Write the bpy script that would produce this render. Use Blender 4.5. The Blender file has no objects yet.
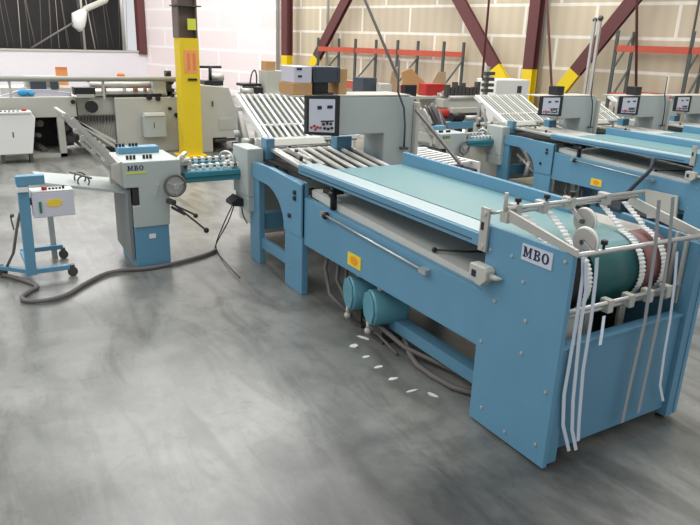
import bpy, bmesh, math, random
from mathutils import Vector, Matrix
random.seed(4)
C = bpy.context.scene.collection
PI = math.pi
EYE = 1.7
# camera axes (columns: image right, image down, forward) in world coordinates
U = Vector((0.50771697, 0.29038934, -0.81110882))
Vv = Vector((0.86089964, -0.13517451, 0.49048921))
Zz = Vector((0.0327916, -0.94731298, -0.31862647))

def at(px, py, axis, val):
    """point where the sight line through a photo pixel meets the plane axis == val"""
    c = Vector((px - 350.0, py - 262.5, 655.0))
    d = Vector((U.dot(c), Vv.dot(c), Zz.dot(c)))
    t = (val - (EYE if axis == 2 else 0)) / d[axis]
    q = d * t
    q.z += EYE
    return q

# ---------------------------------------------------------------- materials
MATS = {}
def srgb(c):
    return [((v / 255.0) / 12.92 if v / 255.0 <= 0.04045 else (((v / 255.0) + 0.055) / 1.055) ** 2.4) for v in c]
def mat(name, col, rough=0.5, metal=0.0, var=0.06, scale=6.0, emis=None, estr=0.0, spec=0.5, alpha=1.0):
    m = bpy.data.materials.new(name); m.use_nodes = True
    nt = m.node_tree; b = nt.nodes['Principled BSDF']
    c = srgb(col)
    tc = nt.nodes.new('ShaderNodeTexCoord'); nz = nt.nodes.new('ShaderNodeTexNoise')
    nz.inputs['Scale'].default_value = scale; nz.inputs['Detail'].default_value = 4
    nt.links.new(tc.outputs['Object'], nz.inputs['Vector'])
    mx = nt.nodes.new('ShaderNodeMix'); mx.data_type = 'RGBA'
    mx.inputs[6].default_value = [x * (1 - var) for x in c] + [1]
    mx.inputs[7].default_value = [min(1, x * (1 + var)) for x in c] + [1]
    nt.links.new(nz.outputs['Fac'], mx.inputs[0]); nt.links.new(mx.outputs[2], b.inputs['Base Color'])
    mr = nt.nodes.new('ShaderNodeMapRange'); mr.inputs[3].default_value = max(0.03, rough - 0.06); mr.inputs[4].default_value = min(1, rough + 0.06)
    nt.links.new(nz.outputs['Fac'], mr.inputs[0]); nt.links.new(mr.outputs[0], b.inputs['Roughness'])
    b.inputs['Metallic'].default_value = metal
    b.inputs['Specular IOR Level'].default_value = spec
    if emis:
        b.inputs['Emission Color'].default_value = srgb(emis) + [1]; b.inputs['Emission Strength'].default_value = estr
    MATS[name] = m
    return m
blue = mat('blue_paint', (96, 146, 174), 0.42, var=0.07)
bluedk = mat('blue_paint_shaded', (90, 138, 164), 0.45, var=0.07)  # same blue darkened: shade put into the colour of end and rear parts
grey = mat('light_grey_paint', (176, 184, 180), 0.45, var=0.04)
greyg = mat('warm_grey_paint', (186, 186, 176), 0.5, var=0.05)
beige = mat('cream_grey_paint', (186, 185, 175), 0.5, var=0.05)
steel = mat('bright_steel', (196, 196, 192), 0.3, 0.7, var=0.05)
alu = mat('brushed_aluminium', (190, 188, 182), 0.42, 0.45, var=0.06)
dsteel = mat('dark_steel', (92, 90, 88), 0.45, 0.6, var=0.15)
black = mat('black_plastic', (26, 27, 30), 0.45, var=0.1)
dark = mat('dark_parts_and_shade', (44, 44, 42), 0.75, var=0.3)  # dark colour for some parts, also painted shade in gaps and under machines
rubber = mat('grey_rubber_hose', (104, 98, 96), 0.65, var=0.15)
white = mat('white_plastic', (228, 228, 224), 0.45, var=0.03)
webbing = mat('white_webbing', (206, 216, 228), 0.7, var=0.05)
tape = mat('grey_webbing', (150, 154, 156), 0.7, var=0.08)
belt = mat('green_belt', (112, 152, 154), 0.38, var=0.05)
beltdk = mat('green_drum', (36, 92, 92), 0.4, var=0.12)
pale = mat('pale_belt_strip', (172, 188, 190), 0.45, var=0.04)
greybelt = mat('grey_conveyor_belt', (200, 200, 192), 0.6, var=0.06)
rust = mat('pinkish_drum', (140, 96, 92), 0.5, var=0.15)
yellow = mat('yellow_paint', (226, 196, 24), 0.5, var=0.06)
label_y = mat('yellow_label', (238, 206, 56), 0.5, var=0.02)
label_o = mat('orange_label', (236, 156, 24), 0.5, var=0.02)
orange = mat('orange_plastic', (226, 128, 74), 0.5, var=0.08)
rackorange = mat('orange_red_rack_paint', (186, 82, 62), 0.5, var=0.1)
rackgreen = mat('dark_green_rack_paint', (76, 82, 80), 0.5, var=0.1)
maroon = mat('maroon_primer', (96, 52, 52), 0.6, var=0.1)
brown = mat('grey_brown_steel', (110, 96, 86), 0.6, var=0.1)
card = mat('cardboard', (188, 146, 98), 0.85, var=0.07)
board = mat('brown_board', (176, 150, 118), 0.85, var=0.08)
red = mat('red_plastic', (178, 44, 40), 0.45, var=0.08)
navy = mat('navy_print', (24, 34, 72), 0.5, var=0.02)
green = mat('green_plastic', (40, 128, 84), 0.5, var=0.05)
cyan = mat('bright_blue_cloth', (50, 150, 200), 0.8, var=0.1)
motorm = mat('motor_paint', (92, 150, 166), 0.45, var=0.08)
teal = mat('teal_paint', (58, 128, 144), 0.45, var=0.08)
plate_g = mat('dull_grey_plate', (118, 124, 124), 0.5, var=0.1)
wheelm = mat('grey_wheel', (172, 166, 158), 0.5, var=0.05)
railm = mat('drab_pipe_paint', (150, 150, 142), 0.5, var=0.06)
slate = mat('dark_slate_plastic', (58, 66, 76), 0.45, var=0.05)
screenm = mat('panel_face', (206, 208, 218), 0.35, var=0.03)
plate = mat('printed_plate', (196, 202, 214), 0.5, var=0.02)
lav = mat('lavender_panel', (205, 204, 214), 0.4, var=0.03)
yg = mat('yellow_green_label', (206, 214, 70), 0.5, var=0.05)
pinkl = mat('orange_notice', (232, 158, 92), 0.5, var=0.08)
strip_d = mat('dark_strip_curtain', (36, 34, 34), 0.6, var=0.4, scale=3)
wallw = mat('plain_white_wall', (226, 222, 226), 0.7, var=0.02)
copper = mat('amber_plastic', (150, 90, 60), 0.5, var=0.1)

def floor_mat():
    m = bpy.data.materials.new('polished_concrete'); m.use_nodes = True
    nt = m.node_tree; N = nt.nodes; L = nt.links; b = N['Principled BSDF']
    tc = N.new('ShaderNodeTexCoord')
    def noise(s, d, rot=0, sc=(1, 1, 1), dist=0.0):
        mp = N.new('ShaderNodeMapping'); mp.inputs['Scale'].default_value = sc; mp.inputs['Rotation'].default_value = (0, 0, rot)
        L.new(tc.outputs['Object'], mp.inputs['Vector'])
        n = N.new('ShaderNodeTexNoise'); n.inputs['Scale'].default_value = s; n.inputs['Detail'].default_value = d
        n.inputs['Roughness'].default_value = 0.6; n.inputs['Distortion'].default_value = dist
        L.new(mp.outputs[0], n.inputs['Vector']); return n
    def ramp(src, stops):
        r = N.new('ShaderNodeValToRGB'); e = r.color_ramp.elements
        while len(e) < len(stops): e.new(0.5)
        for i, (p, c) in enumerate(stops):
            e[i].position = p; e[i].color = list(c) + [1]
        L.new(src, r.inputs[0]); return r
    def mul(a, bb, fac=1.0):
        x = N.new('ShaderNodeMix'); x.data_type = 'RGBA'; x.blend_type = 'MULTIPLY'; x.inputs[0].default_value = fac
        L.new(a, x.inputs[6]); L.new(bb, x.inputs[7]); return x.outputs[2]
    n1 = noise(0.9, 6, 0.6, (1, 1, 1), 0.6)
    base = ramp(n1.outputs['Fac'], [(0.3, srgb((98, 100, 95))), (0.5, srgb((124, 125, 120))), (0.68, srgb((146, 146, 140)))])
    n2 = noise(2.2, 5, 0.3, (0.5, 2.4, 1), 1.2)
    streak = ramp(n2.outputs['Fac'], [(0.36, (0.62, 0.62, 0.62)), (0.52, (1, 1, 1)), (1.0, (1, 1, 1))])
    n3 = noise(26, 3)
    fine = ramp(n3.outputs['Fac'], [(0.3, (0.92, 0.92, 0.92)), (0.6, (1, 1, 1))])
    n4 = noise(5.5, 4, 1.1, (1, 1, 1), 2.0)
    spots = ramp(n4.outputs['Fac'], [(0.28, (0.8, 0.79, 0.77)), (0.42, (1, 1, 1))])
    n5 = noise(3.4, 9, 2.0, (1, 1.5, 1), 0.4)
    blot = ramp(n5.outputs['Fac'], [(0.38, (0.78, 0.78, 0.77)), (0.5, (0.95, 0.95, 0.95)), (0.62, (1.0, 1.0, 1.0))])
    col = mul(mul(mul(mul(base.outputs[0], streak.outputs[0], 0.9), fine.outputs[0]), spots.outputs[0], 0.9), blot.outputs[0])
    # worn, oil-darkened traffic patch beside the feeder
    mp = N.new('ShaderNodeMapping'); mp.inputs['Location'].default_value = (1.5, -1.1, 0); mp.inputs['Scale'].default_value = (0.62, 0.8, 1)
    vs = N.new('ShaderNodeVectorMath'); vs.operation = 'SUBTRACT'; vs.inputs[1].default_value = (-1.35, 1.45, 0)
    L.new(tc.outputs['Object'], vs.inputs[0])
    vm = N.new('ShaderNodeVectorMath'); vm.operation = 'MULTIPLY'; vm.inputs[1].default_value = (0.42, 0.52, 0)
    L.new(vs.outputs[0], vm.inputs[0])
    ln = N.new('ShaderNodeVectorMath'); ln.operation = 'LENGTH'; L.new(vm.outputs[0], ln.inputs[0])
    ad = N.new('ShaderNodeMath'); ad.operation = 'ADD'; L.new(ln.outputs['Value'], ad.inputs[0])
    sc = N.new('ShaderNodeMath'); sc.operation = 'MULTIPLY'; sc.inputs[1].default_value = 0.9; L.new(n1.outputs['Fac'], sc.inputs[0]); L.new(sc.outputs[0], ad.inputs[1])
    wear = ramp(ad.outputs[0], [(0.62, (0.27, 0.27, 0.27)), (1.25, (1, 1, 1))])
    N.remove(mp)
    col = mul(col, wear.outputs[0], 0.95)
    L.new(col, b.inputs['Base Color'])
    rr = N.new('ShaderNodeMapRange'); rr.inputs[3].default_value = 0.24; rr.inputs[4].default_value = 0.42
    L.new(n2.outputs['Fac'], rr.inputs[0]); L.new(rr.outputs[0], b.inputs['Roughness'])
    b.inputs['Specular IOR Level'].default_value = 0.75
    bp = N.new('ShaderNodeBump'); bp.inputs['Strength'].default_value = 0.05; L.new(n1.outputs['Fac'], bp.inputs['Height']); L.new(bp.outputs[0], b.inputs['Normal'])
    return m
def wall_mat():
    """faced insulation panels: cream blankets in pale battens"""
    m = bpy.data.materials.new('insulation_panels'); m.use_nodes = True
    nt = m.node_tree; N = nt.nodes; L = nt.links; b = N['Principled BSDF']
    tc = N.new('ShaderNodeTexCoord')
    mp = N.new('ShaderNodeMapping'); mp.inputs['Rotation'].default_value = (PI / 2, 0, 0)
    sx = N.new('ShaderNodeSeparateXYZ'); cx = N.new('ShaderNodeCombineXYZ')
    L.new(tc.outputs['Object'], sx.inputs[0]); L.new(sx.outputs[0], cx.inputs[0]); L.new(sx.outputs[2], cx.inputs[1])
    N.remove(mp)
    ofs = N.new('ShaderNodeVectorMath'); ofs.operation = 'ADD'; ofs.inputs[1].default_value = (0.35, -0.14, 0); L.new(cx.outputs[0], ofs.inputs[0])
    br = N.new('ShaderNodeTexBrick')
    br.inputs['Color1'].default_value = srgb((208, 194, 168)) + [1]; br.inputs['Color2'].default_value = srgb((194, 182, 160)) + [1]
    br.inputs['Mortar'].default_value = srgb((236, 230, 218)) + [1]
    br.inputs['Scale'].default_value = 1.0; br.inputs['Mortar Size'].default_value = 0.035; br.inputs['Mortar Smooth'].default_value = 0.3
    br.inputs['Brick Width'].default_value = 1.5; br.inputs['Row Height'].default_value = 0.6; br.inputs['Bias'].default_value = 0
    L.new(ofs.outputs[0], br.inputs['Vector'])
    # corrugation ribs
    wv = N.new('ShaderNodeTexWave'); wv.inputs['Scale'].default_value = 1.3; wv.inputs['Distortion'].default_value = 0.4; L.new(cx.outputs[0], wv.inputs['Vector'])
    rp = N.new('ShaderNodeValToRGB'); rp.color_ramp.elements[0].color = (0.9, 0.88, 0.86, 1); rp.color_ramp.elements[1].color = (1, 1, 1, 1)
    L.new(wv.outputs['Fac'], rp.inputs[0])
    mu = N.new('ShaderNodeMix'); mu.data_type = 'RGBA'; mu.blend_type = 'MULTIPLY'; mu.inputs[0].default_value = 0.6
    L.new(br.outputs['Color'], mu.inputs[6]); L.new(rp.outputs[0], mu.inputs[7])
    # the far stretch of the wall is faced in a whiter, pinker blanket
    gt = N.new('ShaderNodeMath'); gt.operation = 'GREATER_THAN'; gt.inputs[1].default_value = 14.4; L.new(sx.outputs[0], gt.inputs[0])
    br2 = N.new('ShaderNodeTexBrick')
    br2.inputs['Color1'].default_value = srgb((240, 228, 228)) + [1]; br2.inputs['Color2'].default_value = srgb((236, 220, 218)) + [1]
    br2.inputs['Mortar'].default_value = srgb((246, 240, 240)) + [1]; br2.inputs['Mortar Size'].default_value = 0.05; br2.inputs['Mortar Smooth'].default_value = 0.4
    br2.inputs['Scale'].default_value = 1.0; br2.inputs['Brick Width'].default_value = 2.0; br2.inputs['Row Height'].default_value = 0.6
    L.new(ofs.outputs[0], br2.inputs['Vector'])
    m2 = N.new('ShaderNodeMix'); m2.data_type = 'RGBA'
    L.new(gt.outputs[0], m2.inputs[0]); L.new(mu.outputs[2], m2.inputs[6]); L.new(br2.outputs['Color'], m2.inputs[7])
    L.new(m2.outputs[2], b.inputs['Base Color']); b.inputs['Roughness'].default_value = 0.7
    bp = N.new('ShaderNodeBump'); bp.inputs['Strength'].default_value = 0.2; L.new(wv.outputs['Fac'], bp.inputs['Height']); L.new(bp.outputs[0], b.inputs['Normal'])
    return m

# ---------------------------------------------------------------- mesh builder
class MB:
    def __init__(s): s.bm = bmesh.new()
    def hexa(s, p):
        v = [s.bm.verts.new(q) for q in p]
        for f in ((0, 3, 2, 1), (4, 5, 6, 7), (0, 1, 5, 4), (1, 2, 6, 5), (2, 3, 7, 6), (3, 0, 4, 7)):
            s.bm.faces.new([v[i] for i in f])
        return s
    def box(s, x0, x1, y0, y1, z0, z1):
        return s.hexa([(x0, y0, z0), (x1, y0, z0), (x1, y1, z0), (x0, y1, z0), (x0, y0, z1), (x1, y0, z1), (x1, y1, z1), (x0, y1, z1)])
    def bar(s, p, q, w, h, up=(0, 0, 1)):
        p, q = Vector(p), Vector(q); d = (q - p).normalized(); up = Vector(up)
        if abs(d.dot(up)) > 0.98: up = Vector((1, 0, 0))
        a = d.cross(up).normalized() * (w / 2); b = a.cross(d).normalized() * (h / 2)
        return s.hexa([p - a - b, p + a - b, q + a - b, q - a - b, p - a + b, p + a + b, q + a + b, q - a + b])
    def tube(s, pts, r, seg=8, caps=True):
        pts = [Vector(p) for p in pts]; rings = []
        n0 = None
        for i, p in enumerate(pts):
            a = pts[max(i - 1, 0)]; b = pts[min(i + 1, len(pts) - 1)]
            d = (b - a).normalized()
            if n0 is None:
                n0 = d.orthogonal().normalized()
            else:
                n0 = (n0 - d * n0.dot(d)).normalized()
            e = d.cross(n0)
            rr = r[i] if isinstance(r, (list, tuple)) else r
            rings.append([s.bm.verts.new(p + (n0 * math.cos(2 * PI * k / seg) + e * math.sin(2 * PI * k / seg)) * rr) for k in range(seg)])
        for A, B in zip(rings, rings[1:]):
            for k in range(seg):
                f = s.bm.faces.new((A[k], A[(k + 1) % seg], B[(k + 1) % seg], B[k])); f.smooth = True
        if caps:
            s.bm.faces.new(rings[0][::-1]); s.bm.faces.new(rings[-1])
        return s
    def cyl(s, p, q, r, seg=16): return s.tube([p, q], r, seg)
    def prism(s, poly, axis, a, b):
        def mk(u, v, w): return {0: (w, u, v), 1: (u, w, v), 2: (u, v, w)}[axis]
        A = [s.bm.verts.new(mk(u, v, a)) for u, v in poly]; B = [s.bm.verts.new(mk(u, v, b)) for u, v in poly]
        s.bm.faces.new(A); s.bm.faces.new(B[::-1])
        n = len(poly)
        for i in range(n): s.bm.faces.new((A[i], B[i], B[(i + 1) % n], A[(i + 1) % n]))
        return s
    def torus(s, c, axis, R, r, seg=24, k=8):
        c = Vector(c); axis = Vector(axis).normalized(); a = axis.orthogonal().normalized(); b = axis.cross(a)
        rings = []
        for i in range(seg):
            t = 2 * PI * i / seg; d = a * math.cos(t) + b * math.sin(t)
            rings.append([s.bm.verts.new(c + d * (R + r * math.cos(2 * PI * j / k)) + axis * r * math.sin(2 * PI * j / k)) for j in range(k)])
        for i in range(seg):
            A, B = rings[i], rings[(i + 1) % seg]
            for j in range(k):
                f = s.bm.faces.new((A[j], A[(j + 1) % k], B[(j + 1) % k], B[j])); f.smooth = True
        return s
    def ball(s, c, r, seg=12, sz=1.0):
        M = Matrix.Translation(Vector(c)) @ Matrix.Diagonal((r, r, r * sz, 1))
        res = bmesh.ops.create_uvsphere(s.bm, u_segments=seg, v_segments=max(6, seg // 2), radius=1.0, matrix=M)
        for v in res['verts']:
            for f in v.link_faces: f.smooth = True
        return s
    def ribbon(s, pts, w, t):
        """flat band of width w along Y, following a path in XZ"""
        pts = [Vector(p) for p in pts]; L = []
        for i, p in enumerate(pts):
            a = pts[max(i - 1, 0)]; b = pts[min(i + 1, len(pts) - 1)]; d = (b - a).normalized()
            n = Vector((0, 1, 0)).cross(d)
            n.normalize()
            L.append([s.bm.verts.new(q) for q in (p + Vector((0, -w / 2, 0)) - n * t / 2, p + Vector((0, w / 2, 0)) - n * t / 2, p + Vector((0, w / 2, 0)) + n * t / 2, p + Vector((0, -w / 2, 0)) + n * t / 2)])
        for A, B in zip(L, L[1:]):
            for k in range(4): s.bm.faces.new((A[k], A[(k + 1) % 4], B[(k + 1) % 4], B[k]))
        s.bm.faces.new(L[0][::-1]); s.bm.faces.new(L[-1])
        return s

def mkobj(name, mb, m, org=(0, 0, 0), bevel=0.0):
    bmesh.ops.recalc_face_normals(mb.bm, faces=mb.bm.faces)
    me = bpy.data.meshes.new(name)
    if any(org): bmesh.ops.translate(mb.bm, verts=mb.bm.verts, vec=-Vector(org))
    mb.bm.to_mesh(me); mb.bm.free()
    me.materials.append(m)
    o = bpy.data.objects.new(name, me); C.objects.link(o)
    if bevel:
        md = o.modifiers.new('bevel', 'BEVEL'); md.width = bevel; md.segments = 2; md.limit_method = 'ANGLE'
    return o

def smooth_(pts, n=5):
    out = []
    P = [pts[0]] + list(pts) + [pts[-1]]
    for i in range(1, len(P) - 2):
        a, b, c, d = P[i - 1], P[i], P[i + 1], P[i + 2]
        for k in range(n):
            t_ = k / n
            out.append(0.5 * ((2 * b) + (c - a) * t_ + (2 * a - 5 * b + 4 * c - d) * t_ ** 2 + (3 * b - a - 3 * c + d) * t_ ** 3))
    out.append(pts[-1]); return out
class Thing:
    def __init__(s, name, label, cat, loc=(0, 0, 0), group=None):
        s.o = bpy.data.objects.new(name, None); s.o.empty_display_size = 0.1; C.objects.link(s.o)
        s.loc = Vector(loc); s.o.location = s.loc; s.o['label'] = label; s.o['category'] = cat
        if group: s.o['group'] = group
    def p(s, name, mb, m, parent=None, label=None, bevel=0.0, kind=None):
        o = mkobj(name, mb, m, s.loc, bevel); o.parent = parent or s.o
        if label: o['label'] = label
        if kind: o['kind'] = kind
        return o
def single(name, mb, m, label, cat, group=None, bevel=0.0, org=None):
    bb = [v.co for v in mb.bm.verts]
    loc = org or ((min(v.x for v in bb) + max(v.x for v in bb)) / 2, (min(v.y for v in bb) + max(v.y for v in bb)) / 2, min(v.z for v in bb))
    o = mkobj(name, mb, m, loc, bevel); o.location = loc
    o['label'] = label; o['category'] = cat
    if group: o['group'] = group
    return o
def copy_tree(o, parent=None):
    c = o.copy(); C.objects.link(c)
    if parent: c.parent = parent
    for ch in list(o.children): copy_tree(ch, c)
    return c
def dup(src, delta, label, group=None, rot=None):
    r = copy_tree(src); r.location = src.location + Vector(delta); r['label'] = label
    if rot is not None: r.rotation_euler = (0, 0, rot)
    if group: r['group'] = group
    return r
def struct(name, mb, m):
    o = mkobj(name, mb, m); o['kind'] = 'structure'; return o
def letter_polys():
    """M B O in a bold slab face; unit height, returns convex quads"""
    P = []
    q = lambda x0, y0, x1, y1: P.append([(x0, y0), (x1, y0), (x1, y1), (x0, y1)])
    def arc(cx, cy, rx, ry, tx, ty, a0, a1, n=10):
        for i in range(n):
            a = a0 + (a1 - a0) * i / n; b = a0 + (a1 - a0) * (i + 1) / n
            P.append([(cx + rx * math.cos(a), cy + ry * math.sin(a)), (cx + rx * math.cos(b), cy + ry * math.sin(b)),
                      (cx + (rx - tx) * math.cos(b), cy + (ry - ty) * math.sin(b)), (cx + (rx - tx) * math.cos(a), cy + (ry - ty) * math.sin(a))])
    # M
    q(.10, .0, .28, 1); q(.82, 0, 1.02, 1)
    P.append([(.10, 1), (.34, 1), (.62, .25), (.50, .05)]); P.append([(.50, .05), (.62, .25), (1.0, 1), (.80, 1)])
    for x in (0, .72): q(x, 0, x + .40, .12)
    q(0, .88, .3, 1); q(.85, .88, 1.12, 1)
    # B
    o = 1.32
    q(o + .10, 0, o + .32, 1); q(o, 0, o + .5, .13); q(o, .87, o + .5, 1); q(o + .1, .46, o + .5, .58)
    arc(o + .46, .765, .30, .235, .2, .12, -PI / 2, PI / 2); arc(o + .48, .26, .34, .26, .22, .13, -PI / 2, PI / 2)
    # O
    arc(o + 1.42, .5, .44, .51, .23, .13, 0, 2 * PI, 24)
    return P, 1.32 + 1.86
def letters(parent_thing, parent, axis, u0, v0, h, plane, depth, m, flip=False):
    P, wd = letter_polys(); mb = MB()
    for k, poly in enumerate(P):
        mb.prism([(u0 + x * h, v0 + y * h) for x, y in poly], axis, plane, plane + depth * (1 + 0.02 * (k % 5)))
    return parent_thing.p('lettering', mb, m, parent)

# ================================================================= SETTING
def floor_():
    return struct('floor', MB().box(-48, 12, -14, 18, -0.2, 0), floor_mat())
floor_()
WD = Vector((-0.95836478, -0.28554677, 0)); WN = Vector((0.28554677, -0.95836478, 0)); WOFF = -12.98   # main wall: n.q = off
def wallxy(s, inset=0.0):
    q = WN * (WOFF + inset) + WD * s
    return q
ang = math.atan2(WD.y, WD.x)
mb = MB().box(-2, 21.9, 0, 0.3, 0, 8)
W = mkobj('wall_back', mb, wall_mat()); W['kind'] = 'structure'
W.location = WN * WOFF; W.rotation_euler = (0, 0, ang)
# object y must point away from the room
if (Matrix.Rotation(ang, 3, 'Z') @ Vector((0, 1, 0))).dot(WN) > 0:
    for v in W.data.vertices: v.co.y = -v.co.y
    W.data.flip_normals()
cn = wallxy(21.9)
LD = WN                                                # left wall runs from the corner along +WN
def lw(s, z, inset=0.0):
    q = cn + LD * s - WD * inset; return Vector((q.x, q.y, z))
mb = MB(); 
def slab(mb, s0, s1, z0, z1, a, b):
    mb.hexa([lw(s0, z0, a), lw(s1, z0, a), lw(s1, z0, b), lw(s0, z0, b), lw(s0, z1, a), lw(s1, z1, a), lw(s1, z1, b), lw(s0, z1, b)])
    return mb
slab(mb, 0, 10, 0, 1.12, 0, -0.3); slab(mb, 0, 10, 4.0, 8, 0, -0.3); slab(mb, 9.0, 10, 1.12, 4.0, 0, -0.3)
struct('wall_left', mb, wallw)
mb = MB(); slab(mb, 0, 9.0, 1.12, 1.17, 0.04, -0.3); slab(mb, 0.0, 9.0, 3.94, 4.0, 0.04, -0.3)
struct('trim_1', mb, greyg)
mb = MB(); slab(mb, 0.02, 0.3, 1.05, 4.0, 0.1, -0.1)
struct('trim_2', mb, maroon)
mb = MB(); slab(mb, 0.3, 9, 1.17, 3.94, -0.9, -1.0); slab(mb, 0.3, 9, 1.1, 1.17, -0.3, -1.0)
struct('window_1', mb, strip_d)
# pale hanging strips / cords in the dark opening
T = Thing('strip_curtain', 'thin pale cords and strips hanging inside the dark opening in the left wall', 'curtain', lw(4, 1.2, -0.5))
for i in range(34):
    s_ = 0.5 + i * 0.24 + random.uniform(-0.1, 0.1); lean = random.uniform(-0.2, 0.35)
    T.p('strip', MB().tube([lw(s_, 1.2, -0.5), lw(s_ + lean * 0.4, 2.2, -0.5), lw(s_ + lean, 3.9, -0.5)], random.choice((0.008, 0.012, 0.02)), 6), rubber if i % 5 else greyg)
T = Thing('exhaust_pipe', 'pale bent duct with a white wrapped joint in the dark opening', 'pipe', lw(2.2, 1.18, -0.2))
T.p('duct', MB().tube([lw(1.0, 3.3, -0.2), lw(1.3, 2.75, -0.2), lw(2.0, 2.45, -0.2), lw(2.3, 2.1, -0.2)], 0.1, 12), greyg)
T.p('joint_wrap', MB().tube([lw(2.05, 2.4, -0.2), lw(2.25, 2.2, -0.2), lw(2.3, 1.9, -0.2), lw(2.25, 1.75, -0.2)], [0.1, 0.24, 0.2, 0.06], 12), white)
T.p('down_pipe', MB().cyl(lw(2.15, 1.18, -0.2), lw(2.15, 3.9, -0.2), 0.04, 10), alu)
T.p('strut', MB().cyl(lw(3.9, 1.2, -0.2), lw(2.3, 2.1, -0.2), 0.03, 8), rubber)
T = Thing('service_pipe', 'light steel pipe standing beside the maroon window jamb', 'pipe', lw(0.8, 1.18, -0.05))
T.p('pipe', MB().cyl(lw(0.8, 1.18, -0.05), lw(0.8, 3.9, -0.05), 0.06, 10), alu)

# perimeter columns and braces
def wp(px, py, inset):
    c = Vector((px - 350.0, py - 262.5, 655.0)); d = Vector((U.dot(c), Vv.dot(c), Zz.dot(c)))
    t = (WOFF + inset) / WN.dot(d); q = d * t; q.z += EYE; return q
def wall_col(px, label, h=8.0):
    q = wp(px, 60, 0.35); b = Vector((q.x, q.y, 0))
    T = Thing('steel_column', label, 'column', b)
    def ibeam(z0, z1):
        m = MB(); a = WD * 0.13; n = WN * 0.1
        for sgn in (-1, 1):
            m.bar(b + n * sgn + Vector((0, 0, z0)), b + n * sgn + Vector((0, 0, z1)), 0.22, 0.025, up=WN)
        m.bar(b + Vector((0, 0, z0)), b + Vector((0, 0, z1)), 0.03, 0.2, up=WN)
        return m
    T.p('shaft', ibeam(1.3, h), maroon); T.p('painted_base', ibeam(0, 1.3), yellow, label='yellow painted base')
    return b
def brace(p0, p1, label, frac):
    p0, p1 = Vector(p0), Vector(p1)
    T = Thing('steel_brace', label, 'brace', p0)
    mid = p0.lerp(p1, frac)
    for a, b_, mm, nm in ((p0, mid, yellow, 'painted_end'), (mid, p1, maroon, 'beam')):
        m = MB(); m.bar(a, b_, 0.24, 0.03, up=WN); 
        off = WN * -0.1
        m.bar(a + off, b_ + off, 0.24, 0.03, up=WN); m.bar(a + off / 2, b_ + off / 2, 0.03, 0.1, up=WN)
        T.p(nm, m, mm)
b1 = wall_col(531, 'maroon perimeter column with yellow base between two slanted braces')
b2 = wall_col(287, 'maroon perimeter column behind the light grey fold rack', 8)
def ray_brace(px0, py0, px1, py1, label, base=None, frac=0.2):
    a = wp(px0, py0, 0.35); b = wp(px1, py1, 0.35); d = b - a
    p0 = a - d * (a.z - 0.15) / d.z if base is None else base
    p1 = a + d * (7.5 - a.z) / d.z
    brace(p0, p1, label, (1.3 - p0.z) / (p1.z - p0.z))
ray_brace(494, 66, 458, 0, 'maroon brace with yellow end leaning up to the left from the column')
ray_brace(579, 66, 632, 0, 'maroon brace with yellow end leaning up to the right from the column')
ray_brace(310, 68, 345, 0, 'maroon brace rising to the right from behind the cardboard boxes')
# conduits and pipes on the wall
for px, mm, r, lb in ((541, alu, 0.05, 'silver conduit running up the wall beside the maroon column'), (278, alu, 0.06, 'pale pipe running up the wall left of the far maroon column'),
                      (688, rubber, 0.02, 'thin grey conduit on the wall above the right rack'),
                      (327, alu, 0.04, 'grey conduit on the wall above the first rack bay')):
    q = wp(px, 60, 0.12); single('wall_conduit', MB().cyl((q.x, q.y, 0), (q.x, q.y, 7.5), r, 10), mm, lb, 'pipe')
q = wp(592, 60, 0.8); T = Thing('post', 'tall silver post with two small heads in front of the slanted brace', 'post', (q.x, q.y, 0))
zt = wp(592, 20, 0.8).z
for k in (-1, 1):
    T.p('upright', MB().bar(q.xy.to_3d() + WD * 0.05 * k, q.xy.to_3d() + WD * (0.05 * k) + Vector((0, 0, zt)), 0.04, 0.05), alu)
T.p('foot_plate', MB().box(q.x - 0.15, q.x + 0.15, q.y - 0.15, q.y + 0.15, 0, 0.02), alu)
T.p('head', MB().ball(q.xy.to_3d() + Vector((0.06, 0, zt + 0.03)), 0.05).ball(q.xy.to_3d() + Vector((-0.06, 0, zt)), 0.045), dsteel)

# pallet racks
def rack(pxs, ztop, beams, label, inset=0.9, top=None):
    pts = [wp(px, 60, inset) for px in pxs]
    T = Thing('pallet_rack', label, 'rack', (pts[0].x, pts[0].y, 0))
    for q in pts:
        m = [MB(), MB()]
        for k, off in enumerate((0.0, -0.75)):
            c = Vector((q.x, q.y, 0)) + WN * off
            T.p('post', m[k].bar(c, c + Vector((0, 0, ztop)), 0.05, 0.05, up=WN), rackgreen)
        mm = MB(); c = Vector((q.x, q.y, 0))
        zz = 0.2
        while zz + 0.6 < ztop:
            mm.bar(c + Vector((0, 0, zz)), c + WN * -0.75 + Vector((0, 0, zz + 0.6)), 0.03, 0.03); zz += 0.6
        T.p('lacing', mm, rackgreen)
    for z in beams:
        for a, b in zip(pts, pts[1:]):
            for off in (0.0, -0.75):
                T.p('beam', MB().bar(Vector((a.x, a.y, z)) + WN * off, Vector((b.x, b.y, z)) + WN * off, 0.05, 0.11), rackorange)
rack([614, 689, 760], 2.05, (1.75, 0.95), 'pallet rack with orange beams at the right end of the wall')
rack([318, 355, 397, 443], 1.78, (1.52, 0.7), 'pallet rack with orange top beams left of the braced column')

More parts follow.
